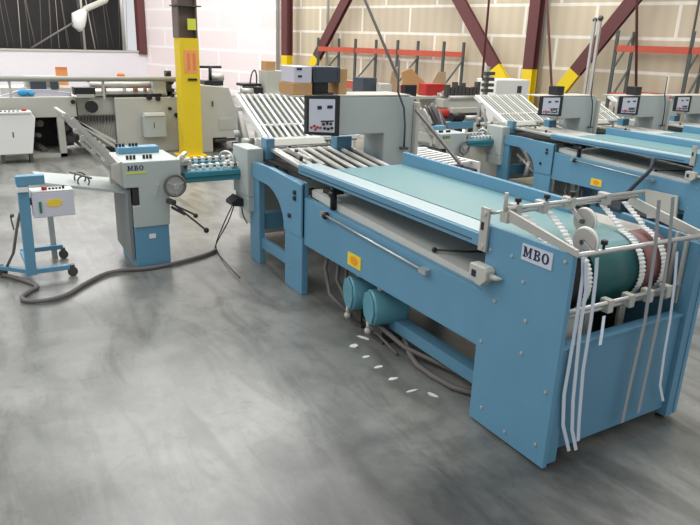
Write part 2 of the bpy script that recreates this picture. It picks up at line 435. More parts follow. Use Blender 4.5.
# ================================================================= MAIN FEEDER
Y0 = 1.945
F = Thing('sheet_feeder', 'blue sheet feeder with green belt table, nearest the camera, ribbed belts over its drum', 'machine', (-2.8, 2.4, 0))
YF = 2.86
def side_poly(): return [(-2.06, 0.012), (-1.585, 0.012), (-1.585, 0.965), (-2.06, 0.965)]
sp = F.p('side_panel', MB().prism(side_poly(), 1, Y0, Y0 + 0.025), blue, bevel=0.002)
F.p('side_panel', MB().prism([(-2.06, 0.03), (-1.585, 0.03), (-1.585, 0.90), (-2.06, 0.93)], 1, YF - 0.025, YF), blue, bevel=0.002)
m = MB()
for x, z in ((-2.03, .86), (-1.90, .87), (-1.62, .93), (-1.82, .78), (-1.97, .64), (-1.78, .62), (-1.78, .47), (-2.03, .42), (-1.98, .10), (-1.82, .06), (-1.64, .10), (-1.625, .36)):
    m.cyl((x, Y0 + 0.001, z), (x, Y0 - 0.004, z), 0.008, 10)
F.p('bolt_heads', m, steel, sp, 'silver screw heads')
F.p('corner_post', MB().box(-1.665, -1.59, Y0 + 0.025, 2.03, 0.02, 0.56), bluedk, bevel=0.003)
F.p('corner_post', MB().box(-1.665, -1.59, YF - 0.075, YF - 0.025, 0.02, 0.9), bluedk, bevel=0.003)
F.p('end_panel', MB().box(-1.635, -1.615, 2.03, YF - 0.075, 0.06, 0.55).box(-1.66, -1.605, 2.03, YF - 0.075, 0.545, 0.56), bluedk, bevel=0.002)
for y in (1.96, 2.8):
    for x in (-1.64, -2.02):
        F.p('foot', MB().cyl((x, y + 0.02, 0.0), (x, y + 0.02, 0.035), 0.022, 12), dark)
# name plate
pl = F.p('name_plate', MB().prism([(-1.845, 0.873), (-1.68, 0.873), (-1.68, 0.943), (-1.845, 0.943)], 1, Y0 - 0.004, Y0), plate, sp, 'light plate with dark letters')
letters(F, pl, 1, -1.836, 0.889, 0.044, Y0 - 0.004, -0.0012, navy)
# long side beams
bp = [(-3.84, 0.375), (-2.06, 0.385), (-2.06, 0.655), (-3.22, 0.685), (-3.84, 0.705)]
bm_ = F.p('side_beam', MB().prism(bp, 1, Y0 + 0.003, Y0 + 0.028), blue, bevel=0.003)
F.p('side_beam', MB().prism(bp, 1, YF - 0.03, YF - 0.005), blue, bevel=0.003)
F.p('beam_lip', MB().hexa([(-3.84, Y0 + .028, .69), (-2.06, Y0 + .028, .64), (-2.06, Y0 + .045, .64), (-3.84, Y0 + .045, .69), (-3.84, Y0 + .028, .704), (-2.06, Y0 + .028, .654), (-2.06, Y0 + .045, .654), (-3.84, Y0 + .045, .704)]), blue)
lb = F.p('warning_label', MB().box(-3.245, -3.095, Y0 - 0.001, Y0 + 0.003, 0.42, 0.50), label_y, bm_, 'yellow label with an orange centre')
F.p('label_print', MB().ball((-3.17, Y0 - 0.001, 0.46), 0.036, 14).bm and MB().prism([(-3.17 + 0.045 * math.cos(a * PI / 8), 0.46 + 0.028 * math.sin(a * PI / 8)) for a in range(16)], 1, Y0 - 0.002, Y0 - 0.001), label_o, lb)
F.p('sliding_rod', MB().tube([(-3.54, Y0 - 0.02, 0.665), (-2.46, Y0 - 0.02, 0.625)], 0.007, 8).box(-3.56, -3.52, Y0 - 0.03, Y0 + 0.003, 0.65, 0.68).box(-2.5, -2.44, Y0 - 0.03, Y0 + 0.003, 0.61, 0.635), steel)
m = MB().tube([(-3.5, 1.98, 0.86), (-3.5, 1.98, 0.70)], 0.022, 10).box(-3.55, -3.46, 1.93, 2.03, 0.80, 0.83).ball((-3.51, 1.93, 0.66), 0.025).ball((-3.44, 1.93, 0.81), 0.02)
F.p('clamp', m, black)
# lower grey conveyor
F.p('lower_conveyor', MB().hexa([(-3.82, 1.995, .71), (-2.08, 1.995, .60), (-2.08, 2.66, .60), (-3.82, 2.66, .71), (-3.82, 1.995, .757), (-2.08, 1.995, .682), (-2.08, 2.66, .685), (-3.82, 2.66, .775)]), greybelt)
F.p('crank_rod', MB().tube([(-2.5, 2.01, 0.715), (-2.38, 2.12, 0.725), (-2.25, 2.4, 0.725)], 0.006, 6).ball((-2.5, 2.01, 0.715), 0.014), black)
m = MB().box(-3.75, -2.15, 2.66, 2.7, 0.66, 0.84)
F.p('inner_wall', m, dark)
# feed table
F.p('table', MB().box(-3.70, -2.075, 2.09, 2.64, 0.852, 0.91).box(-3.93, -2.075, Y0, 2.10, 0.852, 0.911), blue, bevel=0.004)
F.p('table_edge_groove', MB().box(-3.9, -2.16, Y0 - 0.003, Y0 + 0.002, 0.872, 0.877), slate)
F.p('table_strip', MB().box(-3.9, -2.06, Y0 + 0.012, 2.085, 0.909, 0.916), pale, label='pale strip along the near table edge')
# endless belt: table top, over the drum
DX, DZ, DR = -1.87, 0.755, 0.16
def wrap(r, x_from, z_from, a0=90, a1=-80, n=18):
    pts = [(x_from, 0, z_from)]
    for i in range(n + 1):
        a = math.radians(a0 + (a1 - a0) * i / n); pts.append((DX + r * math.cos(a), 0, DZ + r * math.sin(a)))
    return pts
pts = [Vector((x, 2.345, z)) for x, _, z in wrap(DR + 0.002, -3.62, 0.9175)]
F.p('feed_belt', MB().ribbon(pts[:2] + pts[2:6], 0.515, 0.006), belt, label='pale green belt')
F.p('drum', MB().cyl((DX, 2.26, DZ), (DX, 2.6, DZ), DR - 0.002, 48), beltdk, label='dark green drum')
F.p('drum', MB().cyl((DX, 2.62, DZ), (DX, 2.80, DZ), DR - 0.012, 40), rust, label='pinkish brown drum')
F.p('drum', MB().cyl((DX, 2.035, DZ), (DX, 2.255, DZ), DR - 0.02, 40), dark, label='dark cylinder filling the shaded gap beside the drum')  # dark cylinder put in for the shade between side panel and drum
F.p('drum_shaft', MB().cyl((DX, 1.975, DZ), (DX, 2.83, DZ), 0.02, 12), steel)
F.p('paper_guide', MB().box(-2.2, DX, 2.62, 2.8, 0.895, 0.905), alu)
F.p('guide_rail', MB().prism([(-3.67, 0.90), (-2.2, 0.90), (-2.2, 0.985), (-3.67, 1.0)], 1, 2.61, 2.64), blue, bevel=0.004)
# pivoting frame: bracket, arms, rods, knobs
F.p('bracket', MB().prism([(-2.095, 0.845), (-2.045, 0.845), (-2.045, 1.04), (-2.095, 1.04)], 1, Y0 - 0.018, Y0 - 0.006).cyl((-2.07, Y0, 0.865), (-2.07, Y0 - 0.024, 0.865), 0.012).cyl((-2.07, Y0, 1.015), (-2.07, Y0 - 0.024, 1.015), 0.012).cyl((-2.07, Y0 - .006, 0.88), (-2.07, Y0 + 0.01, 0.88), 0.012), alu)
F.p('bracket_slot', MB().box(-2.085, -2.070, Y0 - 0.021, Y0 - 0.018, 0.94, 0.975), black)
F.p('rod', MB().cyl((-2.05, 1.945, 1.02), (-1.97, 1.945, 1.045), 0.008, 8), steel)
F.p('arm', MB().prism([(-1.985, 1.015), (-1.955, 1.06), (-1.57, 0.99), (-1.565, 0.962)], 1, Y0 - 0.006, Y0 + 0.008).cyl((-1.96, Y0 - .01, 1.05), (-1.96, Y0 - .01, 1.13), 0.009, 8).box(-1.985, -1.94, Y0 - .012, Y0 + 0.01, 1.0, 1.05), alu, bevel=0.002)
F.p('arm', MB().prism([(-2.03, 0.985), (-2.0, 1.03), (-1.60, 0.945), (-1.60, 0.90)], 1, 2.81, 2.824), alu, bevel=0.002)
F.p('rod', MB().cyl((-1.955, 1.94, 1.06), (-1.955, 2.83, 1.06), 0.010, 10), steel)
F.p('rod', MB().cyl((-1.985, 1.94, 1.035), (-1.985, 2.83, 1.035), 0.010, 10), steel)
F.p('rod', MB().cyl((-1.60, 1.95, 0.955), (-1.60, 2.86, 0.935), 0.011, 10), steel)
F.p('rod', MB().cyl((-1.655, 1.97, 0.685), (-1.655, 2.84, 0.685), 0.010, 10), steel)
F.p('rod', MB().cyl((-1.675, 1.97, 0.655), (-1.675, 2.84, 0.655), 0.010, 10), steel)
for y in (2.28, 2.42, 2.55, 2.68):
    F.p('collar', MB().box(-1.69, -1.64, y, y + 0.035, 0.64, 0.70), greyg, bevel=0.004)
for y in (2.0, 2.16, 2.33, 2.57):
    F.p('collar', MB().box(-2.0, -1.94, y - 0.015, y + 0.015, 1.02, 1.075), alu, bevel=0.004)
for x, y, z in ((-1.955, 2.0, 1.085), (-1.955, 2.17, 1.085), (-1.955, 2.33, 1.085), (-1.60, 2.13, 0.98)):
    F.p('knob', MB().cyl((x, y, z - 0.02), (x, y, z), 0.006, 8).cyl((x, y, z), (x, y, z + 0.018), 0.014, 14), black, bevel=0.002)
F.p('upright_rail', MB().box(-1.71, -1.695, 2.765, 2.78, 0.6, 0.93).box(-1.66, -1.645, 2.765, 2.78, 0.6, 0.93), alu)
# pressure wheels riding on the belt
for px, py, zz in ((583, 221, 0.982), (583.5, 242, 0.982)):
    q = at(px, py, 2, zz)
    w = F.p('pressure_wheel', MB().cyl((q.x, q.y, q.z), (q.x, q.y + 0.028, q.z), 0.056, 32), wheelm, bevel=0.003)
    F.p('wheel_rim', MB().torus((q.x, q.y + 0.014, q.z), (0, 1, 0), 0.055, 0.006, 32, 8), white, w)
    F.p('wheel_hub', MB().cyl((q.x, q.y - 0.012, q.z), (q.x, q.y + 0.03, q.z), 0.011, 12), dsteel, w)
    F.p('wheel_arm', MB().bar((q.x, q.y - 0.008, q.z), (-1.61 if py > 230 else -1.965, q.y - 0.008, 0.955 if py > 230 else 1.035), 0.008, 0.02), alu)
# ribbed belts over the drum
def ribbed(y, zt=1.02):
    r = DR + 0.012
    path = [Vector((-1.965, y, zt))]
    for i in range(1, 6): path.append(Vector((-1.965, y, zt)).lerp(Vector((-1.835, y, DZ + r + 0.004)), i / 6))
    for i in range(29):
        a = math.radians(80 - i * 6.2); path.append(Vector((DX + r * math.cos(a), y, DZ + r * math.sin(a))))
    dn = []
    for p, q in zip(path, path[1:]):
        n = max(1, int((q - p).length / 0.0045))
        for k in range(n): dn.append(p.lerp(q, k / n))
    m = MB(); L = []
    for i, p in enumerate(dn):
        d = (dn[min(i + 1, len(dn) - 1)] - dn[max(i - 1, 0)]).normalized(); nn = Vector((0, 1, 0)).cross(d)
        if nn.z < 0 and nn.x < 0: nn = -nn
        tooth = (i // 2) % 2
        w = 0.019 if tooth else 0.0165; t_ = 0.0045 if tooth else 0.0
        L.append([m.bm.verts.new(v) for v in (p + Vector((0, -w, 0)) - nn * .002, p + Vector((0, w, 0)) - nn * .002, p + Vector((0, w, 0)) + nn * t_, p + Vector((0, -w, 0)) + nn * t_)])
    for A, B in zip(L, L[1:]):
        for k in range(4): m.bm.faces.new((A[k], A[(k + 1) % 4], B[(k + 1) % 4], B[k]))
    m.bm.faces.new(L[0][::-1]); m.bm.faces.new(L[-1])
    F.p('ribbed_belt', m, white, label='white ribbed belt')
for y in (2.06, 2.205, 2.555, 2.71): ribbed(y)
# hanging straps and tapes
def strap(px_pts, w, mm, x=-1.578, nm='strap', lab=None):
    pts = []
    for p in px_pts:
        q = at(p[0], p[1], 0, x + (p[2] if len(p) > 2 else 0)); pts.append(q)
    m = MB(); pr = []
    # densify
    dn = []
    for a, b in zip(pts, pts[1:]):
        for k in range(4): dn.append(a.lerp(b, k / 4))
    dn.append(pts[-1])
    L = []
    for p in dn:
        L.append([m.bm.verts.new(v) for v in ((p.x - .001, p.y - w / 2, p.z), (p.x - .001, p.y + w / 2, p.z), (p.x + .001, p.y + w / 2, p.z), (p.x + .001, p.y - w / 2, p.z))])
    for A, B in zip(L, L[1:]):
        for k in range(4): m.bm.faces.new((A[k], A[(k + 1) % 4], B[(k + 1) % 4], B[k]))
    m.bm.faces.new(L[0][::-1]); m.bm.faces.new(L[-1])
    F.p(nm, m, mm, label=lab)
strap([(583, 257), (583, 275), (575, 330), (564, 395), (563, 425), (569, 451)], 0.020, webbing)
strap([(586, 262), (586, 290), (580, 330), (573, 400), (572, 430), (576, 450)], 0.020, webbing, x=-1.572)
strap([(597, 258), (596, 275), (591, 320), (583, 370), (579, 420), (578, 441)], 0.020, webbing, x=-1.572)
strap([(604, 316, -.05), (602, 332, -.02), (600, 345)], 0.018, webbing)
strap([(677, 252), (675, 280), (670, 320), (664, 355), (660, 385), (663, 401)], 0.018, webbing)
strap([(659, 200), (655, 250), (645, 320), (631, 380), (622, 423)], 0.022, tape, -1.572, 'tape', 'grey hanging tape')
strap([(673, 197), (669, 250), (658, 320), (645, 380), (638, 413)], 0.022, tape, -1.570, 'tape', 'grey hanging tape')
for y in (2.36, 2.60):
    F.p('ribbed_belt', MB().box(-1.81, -1.795, y - .022, y + .022, .42, .62), greyg)
# gubbins beneath the drum
F.p('grey_cover', MB().box(-1.72, -1.70, 2.03, 2.2, 0.52, 0.66), greyg)
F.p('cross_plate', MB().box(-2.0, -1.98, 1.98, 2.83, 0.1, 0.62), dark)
# switch box on the near side
sb = F.p('switch_box', MB().prism([(-2.095, 0.715), (-2.02, 0.70), (-1.985, 0.735), (-1.985, 0.775), (-2.0, 0.79), (-2.095, 0.79)], 1, Y0 - 0.055, Y0), greyg, bevel=0.004)
F.p('rocker', MB().box(-2.075, -2.05, Y0 - 0.059, Y0 - 0.055, 0.735, 0.765), navy, sb)
F.p('cable_gland', MB().tube([(-1.985, Y0 - .025, .75), (-1.955, Y0 - .02, .752), (-1.93, Y0 - .01, .756)], [0.016, 0.012, 0.004], 10), greyg, sb)
# low rail and legs under the beam
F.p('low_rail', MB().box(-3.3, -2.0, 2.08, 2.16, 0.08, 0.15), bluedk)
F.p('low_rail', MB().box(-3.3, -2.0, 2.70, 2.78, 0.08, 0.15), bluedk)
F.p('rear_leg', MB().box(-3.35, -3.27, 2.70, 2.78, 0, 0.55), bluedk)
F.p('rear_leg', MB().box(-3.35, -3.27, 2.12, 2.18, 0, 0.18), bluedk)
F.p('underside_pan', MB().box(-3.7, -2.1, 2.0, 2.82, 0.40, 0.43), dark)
for pts_, r in (([(-3.62, 2.03, .42), (-3.66, 2.02, .25), (-3.55, 2.0, .1), (-3.35, 2.02, .05)], .014),
                ([(-3.52, 2.05, .42), (-3.55, 2.05, .2), (-3.45, 2.05, .12), (-3.3, 2.08, .1)], .014),
                ([(-3.44, 2.06, .42), (-3.43, 2.05, .25), (-3.35, 2.05, .16)], .012),
                ([(-3.0, 2.0, .12), (-2.75, 2.05, .05), (-2.45, 2.13, .04), (-2.1, 2.2, .04)], .014),
                ([(-2.95, 2.15, .1), (-2.7, 2.05, .03), (-2.58, 2.02, .02), (-2.45, 2.02, .02), (-2.3, 2.04, .02), (-2.08, 2.15, .03)], .016)):
    F.p('hose', MB().tube([Vector(p) for p in pts_], r, 8), rubber)

# blower motors on the floor under the beam
def motor(x, y, z, label):
    T = Thing('blower_motor', label, 'motor', (x, y, 0), 'blue motors on the floor under the feeder beam')
    d = Vector((0.25, 0.97, 0)); c = Vector((x, y, z))
    T.p('housing', MB().tube([c, c + d * 0.01, c + d * 0.20, c + d * 0.22], [0.100, 0.110, 0.110, 0.09], 18), motorm, bevel=0.002)
    T.p('end_cap', MB().cyl(c - d * 0.012, c, 0.102, 8), motorm)
    T.p('foot', MB().box(x - 0.09, x + 0.11, y + 0.03, y + 0.17, 0.0, 0.02).box(x - 0.03, x + 0.07, y + 0.05, y + 0.15, 0.02, z - 0.06), dsteel)
    T.p('port', MB().cyl(c + d * 0.06 + Vector((0, 0, 0.09)), c + d * 0.06 + Vector((0, 0, 0.135)), 0.018, 10), greyg)
    T.p('drain', MB().cyl(c - d * .005 + Vector((0, 0, -0.09)), c - d * .005 + Vector((0, 0, -0.14)), 0.012, 8).ball(c - d * .005 + Vector((0.0, 0, -0.15)), 0.022), greyg)
    return T.o
motor(-3.29, 1.99, 0.205, 'round blue motor under the beam, the left of the two')
motor(-3.03, 1.98, 0.205, 'round blue motor under the beam, right one, lower in view')

# ================================================================= FOLDING UNIT
G = Thing('folding_unit', 'blue framed folding unit with slanted fold plates behind the nearest feeder table', 'machine', (-4.5, 2.4, 0))
lg = G.p('leg', MB().box(-4.12, -3.845, Y0 - 0.01, 1.985, 0.0, 0.80), blue, bevel=0.006)
m = MB()
for x, z in ((-3.94, .72), (-3.94, .68), (-4.02, .54)): G.p('leg_bolt', MB().cyl((x, Y0 - 0.018, z), (x, Y0 - 0.03, z), 0.016, 12), black, lg)
m = MB()
for x, z in ((-4.07, .74), (-4.09, .66), (-3.93, .56), (-3.9, .22), (-4.05, .15)): m.cyl((x, Y0 - 0.01, z), (x, Y0 - 0.014, z), 0.007, 8)
G.p('rivets', m, steel, lg)
G.p('leg', MB().box(-4.80, -4.61, Y0, 1.995, 0.0, 0.78), blue, bevel=0.006)
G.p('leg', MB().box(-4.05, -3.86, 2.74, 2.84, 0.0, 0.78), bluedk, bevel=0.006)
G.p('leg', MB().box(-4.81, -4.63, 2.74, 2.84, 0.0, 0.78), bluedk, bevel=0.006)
# arched side rail
top = [(-4.70, 0.80), (-4.6, 0.812), (-4.4, 0.815), (-3.845, 0.79)]
low = [(-3.845, 0.42), (-4.12, 0.42)]
for i in range(9):
    a = math.radians(90 * i / 8); low.append((-4.45 + 0.33 * math.cos(a), 0.42 + 0.26 * math.sin(a)))
low += [(-4.61, 0.68), (-4.70, 0.69)]
G.p('arched_rail', MB().prism(top + low, 1, Y0 - 0.018, Y0 + 0.01).prism([(-4.70, 0.79), (-4.4, 0.805), (-3.86, 0.78), (-3.86, .765), (-4.70, .765)], 1, Y0 + .01, 1.99), blue, bevel=0.004)
G.p('arched_rail', MB().prism([(-5.02, 0.88), (-3.95, 0.80), (-3.95, 0.62), (-5.02, 0.70)], 1, 2.79, 2.82), bluedk, bevel=0.004)
G.p('low_beam', MB().box(-4.64, -4.1, Y0 + 0.02, 2.0, 0.13, 0.21), blue, bevel=0.004)
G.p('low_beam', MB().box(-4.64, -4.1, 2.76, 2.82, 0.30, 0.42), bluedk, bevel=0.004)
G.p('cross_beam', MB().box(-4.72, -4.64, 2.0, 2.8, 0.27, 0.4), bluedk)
# drive gear clutter in the arch
m = MB()
for a, b, r in (((-4.62, 2.08, .76), (-4.3, 2.12, .42), .03), ((-4.52, 2.12, .76), (-4.2, 2.15, .40), .02), ((-4.60, 2.1, .55), (-4.25, 2.1, .36), .02), ((-4.62, 2.2, .45), (-4.2, 2.2, .6), .03), ((-4.4, 2.1, .30), (-4.36, 2.1, .5), .04)):
    m.cyl(a, b, r, 10)
G.p('drive_rods', m, alu)
m = MB()
for x, y, z, r in ((-4.35, 2.25, .55, .09), (-4.5, 2.3, .42, .07), (-4.25, 2.35, .44, .06)): m.cyl((x, y, z), (x, y + .04, z), r, 20)
G.p('gear_wheel', m, dsteel)
G.p('guard_plate', MB().box(-4.62, -4.1, 2.38, 2.4, 0.30, 0.78), greyg)
# grey side housing left of the arch
h = G.p('side_housing', MB().box(-5.02, -4.71, Y0 - 0.05, 2.03, 0.52, 0.90).box(-4.98, -4.71, Y0 - 0.05, 2.0, 0.40, 0.52), grey, bevel=0.008)
G.p('handwheel', MB().torus((-5.03, 1.84, 0.75), (0.5, -1, 0.15), 0.085, 0.011, 28, 8).bar((-5.03 - .07, 1.81, .75), (-5.03 + .07, 1.87, .75), .012, .012).cyl((-5.03, 1.83, .75), (-5.02, 1.89, .75), .02), steel, h)
G.p('blue_jamb', MB().box(-4.80, -4.70, 2.05, 2.12, 0.78, 0.97), bluedk)
G.p('blue_jamb', MB().box(-4.70, -4.60, 2.62, 2.76, 0.78, 0.98), blue, bevel=0.005)
# rollers in front of the fold plates
G.p('roller_cover', MB().prism([(-5.02, 0.86), (-4.87, 0.86), (-4.85, 0.89), (-4.90, 0.935), (-5.02, 0.935)], 1, 2.1, 2.66), greyg, bevel=0.004)
G.p('roller', MB().cyl((-4.83, 2.08, 0.86), (-4.83, 2.7, 0.86), 0.028, 16), dsteel)
G.p('roller', MB().cyl((-4.77, 2.08, 0.855), (-4.77, 2.7, 0.855), 0.022, 16), greyg)
# slanted register rollers
G.p('roller_bed', MB().box(-4.72, -3.95, 2.04, 2.78, 0.80, 0.815).box(-3.95, -3.705, 2.11, 2.78, 0.80, 0.815), dark)
for i in range(8):
    y = 2.16 + i * 0.09; sl = 0.24; x1_ = -3.72
    y1_ = y - sl * (x1_ + 4.72)
    if y1_ < 2.13: x1_ = -3.95; y1_ = max(1.995, y - sl * (x1_ + 4.72))
    G.p('slanted_roller', MB().cyl((-4.72, y, 0.872), (x1_, y1_, 0.885), 0.018, 10), alu if i % 3 else greyg)
G.p('side_lay', MB().bar((-4.72, 2.12, .885), (-3.96, 2.0, .885), 0.06, 0.02).bar((-4.6, 2.19, .9), (-4.1, 2.12, .9), 0.03, 0.03), alu)
for x, y in ((-4.6, 2.2), (-4.4, 2.16), (-4.12, 2.06)): G.p('lay_knob', MB().cyl((x, y, .9), (x, y, .93), .014, 10), black)
# fold plates (slatted racks)
def fold_rack(x0, z0, x1, z1, y0, y1, n, nm):
    r = G.p(nm, MB().bar((x0, y0, z0), (x1, y0, z1), .05, .035, up=(0, 1, 0)).bar((x0, y1, z0), (x1, y1, z1), .03, .04, up=(0, 1, 0)).bar((x1, y0, z1), (x1, y1, z1), .02, .03)
          .bar((x0, y0, z0), (x0, y1, z0), .03, .03).bar((x0 * .7 + x1 * .3, y0, z0 * .7 + z1 * .3 + .01), (x0 * .7 + x1 * .3, y1, z0 * .7 + z1 * .3 + .01), .04, .012), white)
    for i in range(n):
        y = y0 + 0.05 + (y1 - y0 - 0.08) * i / (n - 1)
        G.p('slat', MB().bar((x0, y, z0 + .012), (x1, y, z1 + .012), .026, .008, up=(0, 1, 0)) if False else MB().hexa([(x0, y - .012, z0 + .012), (x0, y + .012, z0 + .012), (x1, y + .012, z1 + .012), (x1, y - .012, z1 + .012), (x0, y - .012, z0 + .022), (x0, y + .012, z0 + .022), (x1, y + .012, z1 + .022), (x1, y - .012, z1 + .022)]), greyg if i % 3 else white, r)
    G.p('back_plate', MB().hexa([(x0, y0, z0 - .03), (x0, y1, z0 - .03), (x1, y1, z1 - .03), (x1, y0, z1 - .03), (x0, y0, z0 - .02), (x0, y1, z0 - .02), (x1, y1, z1 - .02), (x1, y0, z1 - .02)]), plate_g, r)
    return r
fold_rack(-4.98, 0.915, -5.62, 1.215, 2.17, 3.04, 15, 'fold_plate')
m = MB().bar((-5.45, 2.12, .6), (-5.45, 2.12, 1.14), .04, .05).bar((-5.1, 2.12, .62), (-5.42, 2.12, 1.1), .04, .03).box(-5.55, -5.05, 2.1, 2.14, .56, .62)
for x, z in ((-5.2, .88), (-5.3, .8), (-5.15, .78), (-5.4, .92)): m.cyl((x, 2.05, z), (x, 2.15, z), .03, 12)
G.p('rack_support', m, alu)
G.p('rear_frame', MB().box(-5.6, -5.0, 2.16, 2.9, 0.12, 0.85), greyg, bevel=0.01)
m = MB()
for x in (-5.15, -5.35): m.cyl((x, 2.06, .84), (x, 2.02, .84), .022, 12)
G.p('adjusting_knob', m, black)

# ---- console + cabinet bridging the machine
K = Thing('control_cabinet', 'grey L-shaped control cabinet with framed panel behind the nearest table', 'cabinet', (-4.45, 3.0, 0))
body = K.p('body', MB().prism([(2.42, 1.035), (2.87, 1.035), (2.87, 0.0), (3.14, 0.0), (3.14, 1.315), (2.42, 1.315)], 0, -4.6, -4.3), grey, bevel=0.008)
K.p('side_housing', MB().box(-4.55, -4.26, 3.142, 3.175, 0.0, 1.27), greyg, bevel=0.006)
pn = K.p('control_panel', MB().prism([(2.17, 1.06), (2.44, 1.035), (2.44, 1.33), (2.17, 1.33)], 0, -4.30, -4.25), black, bevel=0.004)
K.p('panel_face', MB().prism([(2.185, 1.08), (2.395, 1.065), (2.395, 1.305), (2.185, 1.31)], 0, -4.25, -4.246), screenm, pn, 'pale instrument face')
K.p('display_marks', MB().box(-4.246, -4.244, 2.25, 2.285, 1.235, 1.26).box(-4.246, -4.244, 2.33, 2.375, 1.24, 1.262), navy, pn)
m = MB()
for y, z in ((2.20, 1.11), (2.225, 1.12), (2.25, 1.11), (2.235, 1.095), (2.275, 1.105)): m.cyl((-4.246, y, z), (-4.236, y, z), 0.009, 10)
K.p('red_buttons', m, red, pn)
m = MB()
for y, z in ((2.30, 1.13), (2.33, 1.135), (2.36, 1.13), (2.31, 1.10), (2.34, 1.095), (2.37, 1.10)): m.cyl((-4.246, y, z), (-4.236, y, z), 0.010, 10)
m.box(-4.246, -4.243, 2.28, 2.385, 1.145, 1.155)
K.p('black_switches', m, black, pn)
cable = [at(399, 60, 0, -4.25), at(398, 92, 0, -4.25), at(404, 108, 0, -4.27), at(405, 125, 0, -4.27), at(404, 147, 0, -4.27)]
K.p('cable', MB().tube(cable, 0.008, 8).box(-4.29, -4.25, cable[-1].y - .03, cable[-1].y + .03, cable[-1].z - .02, cable[-1].z), rackgreen)
K.p('shelf', MB().box(-4.62, -4.3, 2.1, 3.1, 1.317, 1.327), beige)
m = MB().bar(at(416, 110, 0, -4.2), at(440, 135, 1, 3.1) if False else at(462, 166, 1, 2.95), .02, .02)
single('lift_bar', m, rubber, 'long grey bar leaning down from the cabinet to behind the guide rail', 'bar')

# boxes on the cabinet
def boxthing(name, x0, x1, y0, y1, z0, z1, mm, label, cat, group=None, bevel=0.004):
    return single(name, MB().box(x0, x1, y0, y1, z0, z1), mm, label, cat, group, bevel)
T = Thing('cardboard_box', 'low cardboard box under the light grey device on the cabinet shelf', 'box', (-4.45, 2.22, 1.328))
T.p('body', MB().box(-4.6, -4.35, 2.11, 2.26, 1.328, 1.41), card, bevel=0.003); T.p('packing_tape', MB().box(-4.6, -4.349, 2.18, 2.2, 1.3285, 1.4105), board)
T = Thing('power_supply', 'light grey box with small dark display on a cardboard box', 'device', (-4.45, 2.2, 1.411))
T.p('case', MB().box(-4.58, -4.36, 2.12, 2.26, 1.411, 1.525), lav, bevel=0.004)
T.p('display', MB().box(-4.36, -4.357, 2.14, 2.18, 1.5, 1.515).box(-4.36, -4.357, 2.15, 2.18, 1.45, 1.465), navy)
T = Thing('monitor', 'dark slate monitor case on a black stand above the control panel', 'monitor', (-4.45, 2.4, 1.328))
T.p('case', MB().box(-4.56, -4.36, 2.275, 2.50, 1.412, 1.525), slate, bevel=0.006)
T.p('stand', MB().box(-4.5, -4.4, 2.30, 2.42, 1.335, 1.412).box(-4.55, -4.35, 2.28, 2.44, 1.328, 1.337), black)
T.p('clips', MB().box(-4.36, -4.355, 2.295, 2.30, 1.44, 1.5).box(-4.36, -4.355, 2.475, 2.48, 1.44, 1.5), dsteel)
T = Thing('cardboard_box', 'upright narrow cardboard box right of the dark monitor', 'box', (-4.45, 2.55, 1.328))
T.p('body', MB().box(-4.6, -4.4, 2.51, 2.58, 1.328, 1.51), card, bevel=0.003); T.p('packing_tape', MB().box(-4.6, -4.399, 2.54, 2.55, 1.3285, 1.5105), board)

# ================================================================= CROSS CONVEYOR + SMALL FOLDER
H = Thing('cross_conveyor', 'teal cross conveyor with rows of chrome clips between the folding units', 'conveyor', (-5.0, 1.7, 0))
H.p('frame', MB().box(-4.90, -4.86, 1.45, 1.95, 0.64, 0.72).box(-5.35, -5.31, 1.45, 1.95, 0.64, 0.72).box(-5.31, -4.9, 1.45, 1.95, 0.66, 0.70), teal, bevel=0.004)
H.p('frame_band', MB().box(-4.86, -4.855, 1.45, 1.95, 0.675, 0.685), beltdk)
for r_, x in enumerate((-4.93, -5.12)):
    H.p('clip_rail', MB().box(x - .012, x + .012, 1.47, 1.94, .74 + .02 * r_, .755 + .02 * r_), dsteel)
    for i in range(8):
        y = 1.5 + i * .058
        H.p('clip', MB().ball((x + .012, y, .74 + .02 * r_), .018, 10).box(x - .02, x + .03, y - .012, y + .012, .755 + .02 * r_, .768 + .02 * r_), white)

S = Thing('knife_folder', 'small grey and blue knife folding unit with letters and a handwheel', 'machine', (-5.1, 1.2, 0))
XF = -4.86
S.p('base', MB().box(-5.35, XF - .01, 1.05, 1.31, 0.0, 0.33), blue, bevel=0.006)
S.p('base_label', MB().box(XF - .012, XF - .006, 1.155, 1.205, 0.235, 0.27), white).parent
bd = S.p('body', MB().prism([(1.05, .33), (1.315, .33), (1.33, .60), (1.42, .66), (1.42, .825), (1.0, .825), (1.0, .635), (1.10, .635), (1.10, .50), (1.05, .50)], 0, -5.35, XF), grey, bevel=0.006)
letters(S, bd, 0, 1.03, 0.763, 0.036, XF, 0.0015, navy)
S.p('recess_shade', MB().box(-5.3, XF - .004, 1.055, 1.098, .505, .63), dark, bd)  # dark block fills the notch to stand in for its shade
S.p('stripe', MB().box(XF, XF + .002, 1.02, 1.16, .738, .752), yg, bd)
S.p('handle', MB().bar((XF + .006, 1.215, .56), (XF + .006, 1.235, .65), .014, .012), greyg, bd)
hw = S.p('handwheel', MB().torus((XF + .05, 1.355, .64), (1, 0, 0), .078, .011, 32, 8), rubber)
m = MB().cyl((XF, 1.365, .63), (XF + .06, 1.365, .63), .022, 14)
for k in range(3):
    a = k * 2 * PI / 3 + .5; m.bar((XF + .05, 1.365, .63), (XF + .05, 1.365 + .078 * math.cos(a), .63 + .078 * math.sin(a)), .012, .014)
m.cyl((XF + .038, 1.365, .63), (XF + .044, 1.365, .63), .07, 24)
S.p('wheel_disc', m, alu, hw)
S.p('top_beam', MB().box(-5.33, -5.22, 1.05, 1.36, .825, .875), blue, bevel=0.004)
for y in (1.03, 1.055, 1.08, 1.13, 1.155, 1.18):
    S.p('knob', MB().cyl((-5.28, y + .02, .875), (-5.28, y + .02, .90), .010, 10), black)
